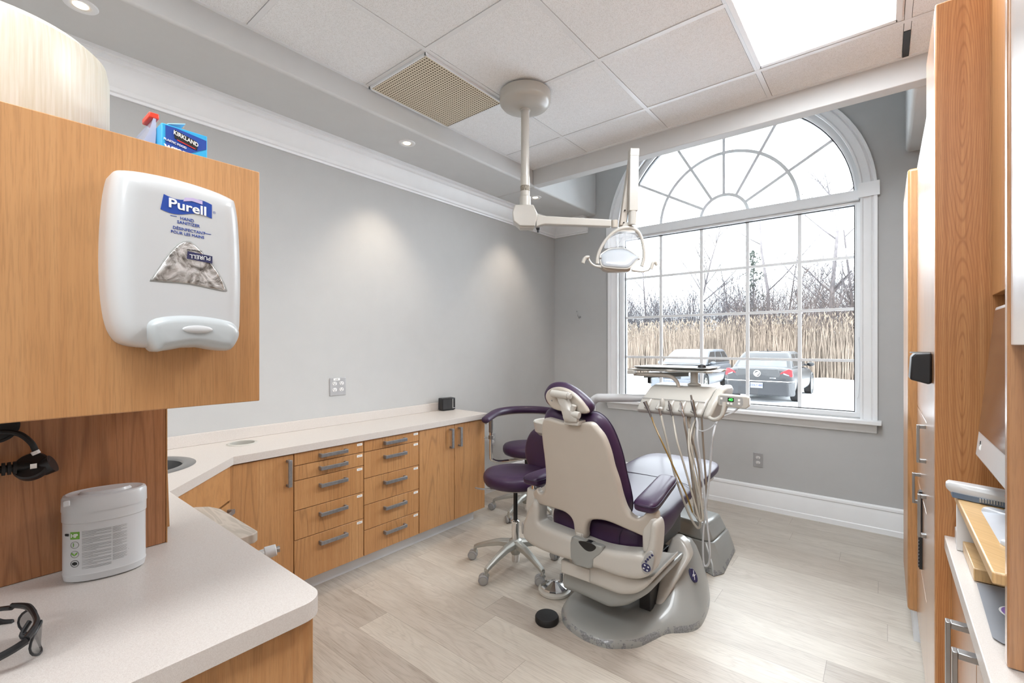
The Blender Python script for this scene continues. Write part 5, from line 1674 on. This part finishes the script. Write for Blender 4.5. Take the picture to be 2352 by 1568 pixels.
MB().box(.142, .185, 1.625, 1.66, .798, .838).build('block_body', 'white', t, bevel=.003)
mb = MB()
for x in (.153, .172):
    mb.lathe([(.001, 0), (.006, 0), (.006, .0012), (.001, .0012)], (x, 1.625, .822), (0, -1, 0), seg=14)
mb.build('sockets', 'black', t)
t = thing('mouse_mat', 'grey mouse mat with a violet circle on the right counter', 'mouse mat', (.27, 1.27, .797))
MB().pillow([(.146, 1.150), (.156, 1.137), (.40, 1.137), (.40, 1.395), (.158, 1.395), (.153, 1.39)], lambda u, v, h: (u, v, .8005 + h), .002, .002, .004, step=.05, smooth=0).build('mat_pad', 'mousepad', t)
MB().lathe([(.001, 0), (.034, 0), (.034, .0006), (.001, .0006)], (.204, 1.27, .8026)).build('printed_ring', 'label', t)
MB().lathe([(.001, 0), (.031, 0), (.031, .0006), (.001, .0006)], (.204, 1.27, .8033)).build('printed_circle', 'purpleink', t)
# laptop-like keyboard and handheld device
t = thing('keyboard_pad', 'flat silver rounded pad lying on the honey wood shelf', 'keyboard', (.27, 1.35, .938))
MB().pillow(rrect(.168, .42, 1.225, 1.48, .02), lambda u, v, h: (u, v, .9385 + h), .009, 0, .006, step=.05, smooth=0, D=0).build('pad_body', 'silver', t)
MB().box(.205, .26, 1.458, 1.470, .9475, .9482).build('pad_label', 'cyanl', t, smooth=False)
t = thing('handheld_scanner', 'white and blue-grey handheld device resting across the far end of the wood shelf', 'device', (.20, 1.56, .938))
sc = lambda u, v, h: (.118 + u, 1.565 - .03 * u / .12 + v, .956 + h)
MB().loft([[sc(u, w * a, b * hh + dz) for a, b in ((-1, -.3), (-.8, -1), (.8, -1), (1, -.3), (1, .4), (.7, 1), (-.7, 1), (-1, .4))] for u, w, hh, dz in ((0, .010, .007, .008), (.006, .017, .012, .007), (.03, .022, .015, .004), (.08, .025, .017, .001), (.16, .025, .017, 0))]).build('device_body', 'white', t, bevel=.003)
MB().loft([[sc(u, w * a, b) for a, b in ((-1, -.016), (1, -.016), (1, -.004), (-1, -.004))] for u, w in ((.010, .020), (.045, .0262), (.16, .0262))]).build('device_base', mat('slate_blue_plastic', (96, 112, 132), .4), t)
mb = MB()
for k in range(14):
    mb.box(.172 + k * .0045, .1745 + k * .0045, 1.516, 1.523, .944, .952)
mb.build('device_grille', 'greyp', t)
MB().ell(sc(.10, -.024, .012), .006, .003, .003).build('red_button', 'red', t)
# monitor tilted back, facing the room
mn = thing('computer_monitor', 'white framed computer monitor tilted back on the right wood shelf', 'monitor', (.30, 1.3, .938))
tl = .095
def mf(u, v, h):      # u along y, v up the screen, h out of the screen
    return (.170 + tl * v + -h, 1.565 - u, 1.045 + v - tl * h)
MB().prism([(0, 0), (.478, 0), (.478, .355), (0, .355)], mf, -.030, 0).build('monitor_case', 'white', mn, bevel=.004)
MB().prism([(.008, .060), (.470, .060), (.470, .347), (.008, .347)], mf, .0, .0012).build('screen', 'screen', mn, smooth=False)
mb = MB()
mb.prism([(.040, .022), (.060, .022), (.060, .034), (.040, .034)], mf, 0, .0008)
mb.build('screen_sticker', 'label', mn, smooth=False)
MB().prism([(.046, .030), (.050, .030), (.050, .042), (.046, .042)], mf, 0, .0012).build('power_mark', 'blackink', mn, smooth=False)
MB().box(.215, .48, 1.30, 1.34, 1.15, 1.19).box(.46, .50, 1.295, 1.345, .942, 1.20).build('stand_neck', 'white', mn, bevel=.004)
MB().box(.43, .58, 1.22, 1.42, .9385, .9445).build('stand_foot', 'white', mn, bevel=.003)

# ================================================================== OUTSIDE
GZ = -.35
mb = MB()
bm_ = mb.bm
import itertools
NX, NY = 60, 60
gv = [[None] * (NY + 1) for _ in range(NX + 1)]
for i in range(NX + 1):
    for j in range(NY + 1):
        x = -45 + 70 * i / NX
        y = 4.6 + 55 * (j / NY) ** 1.3
        bank = .28 * math.exp(-((y - 22.6 - .5 * math.sin(x * .7)) / .8) ** 2) * (1 + .35 * math.sin(x * 2.1) + .2 * math.sin(x * 5.3)) + (.14 if y > 22.6 else 0)
        gv[i][j] = bm_.verts.new((x, y, GZ + bank))
for i in range(NX):
    for j in range(NY):
        bm_.faces.new((gv[i][j], gv[i + 1][j], gv[i + 1][j + 1], gv[i][j + 1]))
o = mb.build('snowy_ground', 'ground', None)
tag(o, 'snow covered parking lot and bank outside the window', 'ground', kind='structure')
MB().prism([(-1.05, 12.1), (-.93, 12.1), (-.60, 13.7), (-.72, 13.7)], XY, GZ + .001, GZ + .006).build('parking_line', mat('yellow_line_paint', (226, 176, 110), .8, var=.2), o, smooth=False)


def vring(y, w, zb, zt, e=.38, n=28):
    zc, hh = (zt + zb) / 2, (zt - zb) / 2
    return [(w * math.copysign(abs(math.cos(2 * PI * k / n)) ** e, math.cos(2 * PI * k / n)), y, zc + hh * math.copysign(abs(math.sin(2 * PI * k / n)) ** .5, math.sin(2 * PI * k / n))) for k in range(n)]


def car(name, lab, loc, rz, paint, glass, body, cab, wheels, plate_txt, rear_view):
    t = thing(name, lab, 'car', loc, rz)
    K_ = dict(world=False)
    MB().loft([vring(*s_) for s_ in body]).build('car_body', paint, t, ang=45, sub=1, **K_)
    (yr0, yr1, yf1, yf0, wb, wt, zb, zt) = cab
    def cring(y, w, z):
        return (y, w, z)
    lowr = [(-wb, yr0), (wb, yr0), (wb, yf0), (-wb, yf0)]
    rings = []
    for z, k in ((zb, 0), (zb + (zt - zb) * .55, .52), (zb + (zt - zb) * .88, .84), (zt - .015, .97), (zt, 1.08)):
        w = wb + (wt - wb) * k ** 1.4
        a = yr0 + (yr1 - yr0) * k
        b = yf0 + (yf1 - yf0) * k
        r = .12
        rings.append([(x, y, z) for x, y in rrect(-w, w, a, b, r, 4)])
    MB().loft(rings).build('cabin', paint, t, ang=60, **K_)
    # panes set into the cabin, slightly proud
    def lerp(a, b, k):
        return a + (b - a) * k
    def pane(nm, pts, m=glass):
        P = [Vector(p) for p in pts]
        n = (P[1] - P[0]).cross(P[2] - P[0]).normalized()
        if n.dot((P[0] + P[2]) / 2 - Vector((0, (yr0 + yf0) / 2, zb))) < 0:
            n = -n
        return MB().loft([[p - n * .03 for p in P], [p + n * .012 for p in P]]).build(nm, m, t, bevel=.006, **K_)
    k0, k1 = .07, .86
    wl = lambda k: wb + (wt - wb) * k ** 1.4
    ya, yb_ = lambda k: lerp(yr0, yr1, k), lambda k: lerp(yf0, yf1, k)
    zz = lambda k: lerp(zb, zt, k)
    pane('rear_window', [(-wl(k0) + .12, ya(k0), zz(k0)), (wl(k0) - .12, ya(k0), zz(k0)), (wl(k1) - .08, ya(k1), zz(k1)), (-wl(k1) + .08, ya(k1), zz(k1))])
    pane('windshield', [(-wl(k0) + .12, yb_(k0), zz(k0)), (wl(k0) - .12, yb_(k0), zz(k0)), (wl(k1) - .08, yb_(k1), zz(k1)), (-wl(k1) + .08, yb_(k1), zz(k1))])
    for s_ in (-1, 1):
        ks, ke = .10, .84
        cuts = [0.0, .30, .66, 1.0] if not rear_view else [0.0, .42, 1.0]
        for c0, c1 in zip(cuts[:-1], cuts[1:]):
            def yy(c, k):
                a = ya(k) + .16
                b = yb_(k) - .16
                return lerp(a, b, c)
            g_ = .03
            span = lambda k: (yb_(k) - ya(k))
            pane('side_window', [(s_ * (wl(ks) + .002), yy(c0, ks) + g_, zz(ks)), (s_ * (wl(ks) + .002), yy(c1, ks) - g_, zz(ks)), (s_ * (wl(ke) + .006), yy(c1, ke) - g_, zz(ke)), (s_ * (wl(ke) + .006), yy(c0, ke) + g_, zz(ke))], 'carglassd')
        mr = MB().ell((s_ * (wb + .16), yf0 - .42, zb + .05), .11, .06, .07, 14, 8).tube([(s_ * (wb - .04), yf0 - .42, zb + .02), (s_ * (wb + .12), yf0 - .42, zb + .03)], .025, 8).build('side_mirror', paint, t, **K_)
    for y in wheels:
        for s_ in (-1, 1):
            wx = body[4][1] - .10
            MB().lathe([(.20, -.11), (.31, -.11), (.335, -.08), (.335, .08), (.31, .11), (.20, .11), (.20, -.11)], (s_ * wx, y, .335), (s_, 0, 0), seg=32, cap=False).build('wheel', 'tyre', t, **K_)
            mb = MB().lathe([(.001, .07), (.05, .085), (.06, .07)], (s_ * wx, y, .335), (s_, 0, 0), seg=20, cap=False)
            mb.lathe([(.21, .06), (.22, .10), (.20, .108), (.195, .06)], (s_ * wx, y, .335), (s_, 0, 0), seg=32, cap=False)
            for k in range(7):
                a = 2 * PI * k / 7
                d = Vector((0, math.cos(a), math.sin(a)))
                c0 = Vector((s_ * (wx + .085), y, .335))
                mb.tube([c0 + d * .03, c0 + d * .205], [.026, .018], 6)
            mb.build('wheel_rim', 'alu', t, **K_)
            MB().lathe([(.20, -.02), (.001, -.02), (.001, .05), (.20, .05)], (s_ * wx, y, .335), (s_, 0, 0), seg=24, cap=False).build('brake_well', 'black', t, **K_)
            MB().lathe([(.335, -.005), (.39, -.005), (.39, .02), (.335, .02)], (s_ * (wx + .095), y, .345), (s_, 0, 0), seg=32, cap=False).build('wheel_arch', 'black', t, **K_)
    return t


# charcoal sedan, tail towards us
B1 = [(-2.52, .60, .36, .62), (-2.50, .74, .30, .74), (-2.44, .86, .24, .98), (-2.30, .91, .20, 1.035), (-1.6, .925, .18, 1.05), (-.4, .93, .18, .99), (1.1, .925, .18, .97), (1.9, .91, .2, .90), (2.35, .84, .25, .80), (2.5, .66, .34, .66)]
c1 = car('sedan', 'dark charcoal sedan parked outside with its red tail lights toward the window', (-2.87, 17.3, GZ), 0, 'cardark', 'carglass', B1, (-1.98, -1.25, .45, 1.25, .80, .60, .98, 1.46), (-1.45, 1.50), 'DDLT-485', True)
K_ = dict(world=False)
tl_ = [(-.88, .80), (-.86, .96), (-.78, .985), (-.62, .90), (-.52, .80), (-.53, .745), (-.70, .745), (-.87, .765)]
for s_ in (-1, 1):
    MB().prism([(s_ * x, z) for x, z in tl_], lambda u, v, h: (u, -2.455 + h + .16 * max(0, abs(u) - .55) + .25 * max(0, v - .9), v), -.025, .06).build('tail_light', 'tail', c1, bevel=.012, **K_)
    MB().prism([(s_ * x, z) for x, z in ((-.80, .81), (-.66, .875), (-.66, .83), (-.79, .79))], lambda u, v, h: (u, -2.485 + h + .16 * max(0, abs(u) - .55), v), -.012, .02).build('reverse_lamp', 'carplate', c1, bevel=.004, **K_)
MB().prism([(-.53, .98), (.53, .98), (.60, .80), (.52, .70), (.40, .665), (-.40, .665), (-.52, .70), (-.60, .80)], lambda u, v, h: (u, -2.475 + h + .30 * max(0, v - .85), v), -.02, .05).build('trunk_lid', mat('charcoal_trunk_paint', (9, 9, 13), .45, metal=.0, coat=.1, var=.25, vscale=3), c1, bevel=.02, **K_)
MB().loft([[(x, y, z) for x, y in ((-.92, -2.30), (-.78, -2.56), (.78, -2.56), (.92, -2.30), (.9, -2.1), (-.9, -2.1))] for z in (.22, .34, .50, .62)]).build('rear_bumper', 'cardark', c1, bevel=.04, seg=3, **K_)
MB().tube([(-.90, -2.36, .632), (-.78, -2.562, .632), (.78, -2.562, .632), (.90, -2.36, .632)], .010, 6).build('bumper_trim', 'chrome', c1, **K_)
MB().lathe([(.075, -.005), (.090, 0), (.092, .014), (.075, .014)], (0, -2.49, .845), (0, -1, 0), cap=False).build('emblem_ring', 'chrome', c1, **K_)
mb = MB()
for k in (-1, 0, 1):
    mb.tube([(-.05, -2.51, .815 + .03 * k), (.0, -2.512, .835 + .03 * k), (.05, -2.51, .865 + .03 * k)], .011, 6)
mb.build('emblem_bars', 'chrome', c1, **K_)
pl = MB().box(-.16, .16, -2.585, -2.56, .43, .585).build('licence_plate', 'carplate', c1, bevel=.004, **K_)
BX = Matrix.Translation(c1.location)
bpy.context.view_layer.update()
text('DDLT·485', 'plate_writing', 'navy', pl, (c1.location.x, c1.location.y - 2.587, GZ + .505), (1, 0, 0), (0, 0, 1), .062, ext=.003, squash=.82, bold=.01)
text('ALLURE', 'badge_writing', 'silver', c1, (c1.location.x + .40, c1.location.y - 2.50, GZ + .72), (1, 0, 0), (0, 0, 1), .025, ext=.003, squash=1.3)
MB().box(-.3, .3, -.62, -.45, 1.46, 1.475).tube([(0, -.85, 1.44), (0, -.95, 1.53)], .012, 6).build('roof_antenna', 'black', c1, **K_)

# silver wagon, nose towards us
B2 = [(-2.45, .62, .34, .80), (-2.40, .80, .28, .98), (-2.2, .89, .22, 1.03), (-1.2, .90, .18, 1.03), (0.0, .90, .18, 1.00), (1.0, .90, .18, .97), (1.7, .88, .2, .88), (2.15, .82, .24, .76), (2.36, .70, .28, .66), (2.42, .50, .34, .56)]
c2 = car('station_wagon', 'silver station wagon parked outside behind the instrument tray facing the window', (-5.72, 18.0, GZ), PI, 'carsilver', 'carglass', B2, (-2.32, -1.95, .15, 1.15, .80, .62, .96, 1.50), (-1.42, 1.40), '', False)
for s_ in (-1, 1):
    MB().prism([(s_ * x, z) for x, z in ((.40, .60), (.80, .74), (.84, .66), (.66, .54), (.42, .53))], lambda u, v, h: (u, 2.36 - .55 * max(0, abs(u) - .40) + h, v), -.04, .03).build('headlight', 'silver', c2, bevel=.01, **K_)
MB().loft([[(x, y, z) for x, y in ((-.88, 2.1), (-.66, 2.42), (.66, 2.42), (.88, 2.1), (.85, 1.9), (-.85, 1.9))] for z in (.20, .34, .50)]).build('front_bumper', 'carsilver', c2, bevel=.04, seg=3, **K_)
MB().box(-.38, .38, 2.38, 2.425, .52, .60).build('grille', 'tyre', c2, bevel=.01, **K_)
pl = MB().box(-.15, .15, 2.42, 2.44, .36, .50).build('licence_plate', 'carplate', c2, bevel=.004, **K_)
bpy.context.view_layer.update()
text('CFWR·354', 'plate_writing', 'navy', pl, (c2.location.x, c2.location.y - 2.443, GZ + .43), (1, 0, 0), (0, 0, 1), .058, ext=.003, squash=.8, bold=.01)
MB().tube([(-.45, .98, 1.02), (-.1, 1.02, 1.03)], .010, 6).tube([(.1, .98, 1.02), (.5, 1.0, 1.03)], .010, 6).build('wiper', 'black', c2, **K_)

# ---- reeds, brush, trees
rr = random.Random(11)
def blades(name, lab, cat_, m, n, xr, yr, hr, lean, w, zbase=GZ + .1, seg=3):
    V, F = [], []
    for i in range(n):
        x, y = rr.uniform(*xr), rr.uniform(*yr)
        h = rr.uniform(*hr)
        lx, ly = rr.gauss(0, lean) * h, rr.gauss(0, lean) * h
        ww = w * rr.uniform(.6, 1.3)
        b0 = len(V)
        for s_, k in ((0, 1), (.55, .8), (1, .25)):
            cx_, cy_, cz_ = x + lx * s_ ** 1.6, y + ly * s_ ** 1.6, zbase + h * s_
            for a in range(3):
                th = 2 * PI * a / 3
                V.append((cx_ + ww * k * math.cos(th), cy_ + ww * k * math.sin(th), cz_))
        for q in (0, 3):
            for a in range(3):
                b = (a + 1) % 3
                F.append((b0 + q + a, b0 + q + b, b0 + q + 3 + b, b0 + q + 3 + a))
    me = bpy.data.meshes.new(name)
    me.from_pydata(V, [], F)
    me.materials.append(M[m])
    o = bpy.data.objects.new(name, me)
    COL.objects.link(o)
    return tag(o, lab, cat_, kind='stuff')


blades('reed_stalks', 'dense tan dry reed stalks standing behind the snow bank', 'reeds', 'reed', 12000, (-17, 4), (23.2, 26.0), (1.4, 2.75), .07, .010)
# plumes
V, F = [], []
for i in range(3800):
    x, y = rr.uniform(-17, 4), rr.uniform(23.3, 25.6)
    z = GZ + .1 + rr.uniform(1.7, 2.75) * (1.0 if x < -6 else 1.04)
    w, h = rr.uniform(.012, .028), rr.uniform(.10, .26)
    dx = rr.uniform(-.08, .08)
    b0 = len(V)
    V += [(x, y, z), (x + w, y, z + h * .4), (x, y + w, z + h * .4), (x - w, y, z + h * .4), (x, y - w, z + h * .4), (x + dx, y, z + h)]
    for a in range(4):
        b = (a + 1) % 4
        F += [(b0, b0 + 1 + b, b0 + 1 + a), (b0 + 5, b0 + 1 + a, b0 + 1 + b)]
me = bpy.data.meshes.new('reed_plumes')
me.from_pydata(V, [], F)
me.materials.append(M['plume'])
o = bpy.data.objects.new('reed_plumes', me)
COL.objects.link(o)
tag(o, 'feathery tan plumes topping the dry reeds', 'reeds', kind='stuff')


def grow(mb, p, d, ln_, r, lvl, rg, spread, kids, segn=5, up=.12):
    pts = [p]
    q = p.copy()
    dd = d.copy()
    for k in range(4):
        dd = (dd + Vector((rg.gauss(0, .07), rg.gauss(0, .07), rg.gauss(0, .05) + up * .3))).normalized()
        q = q + dd * ln_ / 4
        pts.append(q.copy())
    mb.tube(pts, [r, r * .85, r * .68, r * .5, r * .28], segn)
    if lvl == 0:
        return
    for k in range(kids):
        t_ = rg.uniform(.22, 1.0)
        i = min(3, int(t_ * 4))
        b = pts[i].lerp(pts[i + 1], t_ * 4 - i)
        a = rg.uniform(0, 2 * PI)
        side = Vector((math.cos(a), math.sin(a), 0))
        nd = (dd * (1 - spread) + side * spread + Vector((0, 0, up))).normalized()
        grow(mb, b, nd, ln_ * rg.uniform(.34, .55) * (1.15 - .45 * t_), r * .45 * (1.1 - .5 * t_), lvl - 1, rg, spread, max(3, kids - 3), 3, up)


def bare_tree(lab, x, y, h, r, seed, m='bark', spread=.55, kids=11, lvl=2, lean=0.0, name='bare_tree'):
    rg = random.Random(seed)
    t = thing(name, lab, 'tree', (x, y, GZ + .1), group='bare winter trees behind the reeds')
    mb = MB()
    grow(mb, Vector((x, y, GZ + .1)), Vector((lean, 0, 1)).normalized(), h, r, lvl, rg, spread, kids)
    o_ = mb.build('branches', m, t, ang=180)
    return t


def xat(px_, y):
    return y * px_
TREES = [  # x/y ratio of the sight line kept as plain metres below
    ('pale forked bare tree partly behind the operating light handle', -12.1, 28.0, 7.2, .085, 1, 'bark2', .55, 8, 0),
    ('slender bare sapling between the window left edge and first upright bar', -11.3, 28.0, 5.0, .035, 2, 'bark', .3, 6, .02),
    ('tall fine-branched bare tree behind the second upright window bar', -8.62, 28.0, 8.6, .10, 3, 'bark2', .50, 14, .0),
    ('thin bare sapling just right of the tall fine-branched tree', -7.2, 28.5, 6.4, .035, 4, 'bark', .25, 6, .0),
    ('thin straight bare pole tree left of the dull green cedar', -6.55, 29.0, 6.9, .04, 5, 'bark', .3, 5, .02),
    ('broken-topped bare trunk leaning left right of the cedar', -4.75, 28.0, 8.9, .12, 6, 'bark2', .65, 5, -.06),
    ('short crooked bare tree left of the fourth upright window bar', -4.2, 28.5, 6.9, .06, 7, 'bark', .6, 6, .10),
    ('thin upright bare sapling beside the fourth upright window bar', -3.1, 28.5, 6.6, .04, 8, 'bark', .35, 9, .0),
    ('large bare tree with thick side branches in the rightmost column of panes', -1.95, 27.0, 8.8, .15, 9, 'bark2', .60, 12, .0),
    ('bare tree at the far right edge of the window with hooked branches', -1.0, 27.5, 8.0, .09, 10, 'bark', .60, 8, .02),
    ('brushy bare sapling at the right above the reeds', -1.55, 26.8, 5.2, .04, 12, 'bark', .4, 11, .03),
    ('leaning thin bare tree low in the second column of panes', -9.3, 27.2, 5.0, .04, 13, 'bark', .35, 9, .25),
    ('bushy twiggy bare tree low behind the dark sedan', -3.4, 26.9, 5.3, .05, 14, 'twigb', .5, 12, .0),
    ('bushy twiggy bare tree in the middle column low above the reeds', -6.2, 27.0, 4.9, .05, 15, 'twig', .5, 12, .05),
]
for a in TREES:
    bare_tree(a[0], a[1], a[2], a[3], a[4], a[5], a[6], a[7], a[8], 3 if a[8] > 7 and a[3] > 7 else 2, a[9])
# cedar
t = thing('cedar_tree', 'dull green cedar tree with clumpy foliage in the middle of the window view', 'tree', (-5.62, 28.0, GZ))
MB().tube([(-5.62, 28, GZ), (-5.60, 28, 3), (-5.62, 28, 6.3)], [.08, .05, .012], 7).build('trunk', 'bark', t)
V, F = [], []
rg = random.Random(5)
for k in range(1100):
    z = rg.uniform(1.6, 6.5)
    R_ = .85 * (1 - (z - 1.6) / 5.4) ** .8 + .05
    cl = .6 + .4 * math.sin(z * 6.3 + 1.0)
    a = rg.uniform(0, 2 * PI)
    q = R_ * cl * math.sqrt(rg.random()) * (1.7 if math.sin(z * 6.3 + a * 1.5) > 0 else .7)
    c0 = Vector((-5.62 + q * math.cos(a) * 1.15, 28 + q * math.sin(a), z))
    b0 = len(V)
    for _ in range(4):
        V.append(tuple(c0 + Vector((rg.gauss(0, .04), rg.gauss(0, .04), rg.gauss(0, .045)))))
    F += [(b0, b0 + 1, b0 + 2), (b0, b0 + 2, b0 + 3), (b0, b0 + 3, b0 + 1), (b0 + 1, b0 + 3, b0 + 2)]
me = bpy.data.meshes.new('foliage')
me.from_pydata([tuple(Vector(v) - Vector((-5.62, 28.0, GZ))) for v in V], [], F)
me.materials.append(M['cedar'])
o = bpy.data.objects.new('foliage', me)
COL.objects.link(o)
o.parent = t


def thicket(name, lab, m, n, xr, yr, hr, seed, r=.012):
    rg = random.Random(seed)
    mb = MB()
    for i in range(n):
        p = Vector((rg.uniform(*xr), rg.uniform(*yr), GZ + .1))
        h = rg.uniform(*hr)
        grow(mb, p, Vector((rg.gauss(0, .22), rg.gauss(0, .15), 1)).normalized(), h, r * rg.uniform(.7, 1.5), 1, rg, .5, 14, 3, .1)
    o_ = mb.build(name, m, None, ang=180)
    return tag(o_, lab, 'brush', kind='stuff')


thicket('twig_thicket', 'tangled grey brush filling the space between the trees and the reeds', 'twig', 1500, (-17, 3), (26.6, 31), (2.8, 5.6), 21, .011)
thicket('twig_thicket', 'tan twiggy brush rising through the reeds at the right of the view', 'twigb', 380, (-6.0, 3), (24.0, 26.8), (2.2, 4.4), 22, .009)

thicket('sapling_thicket', 'thin upright grey saplings standing among the trees above the brush', 'bark', 260, (-17, 2.5), (28, 32), (4.2, 7.4), 23, .017)
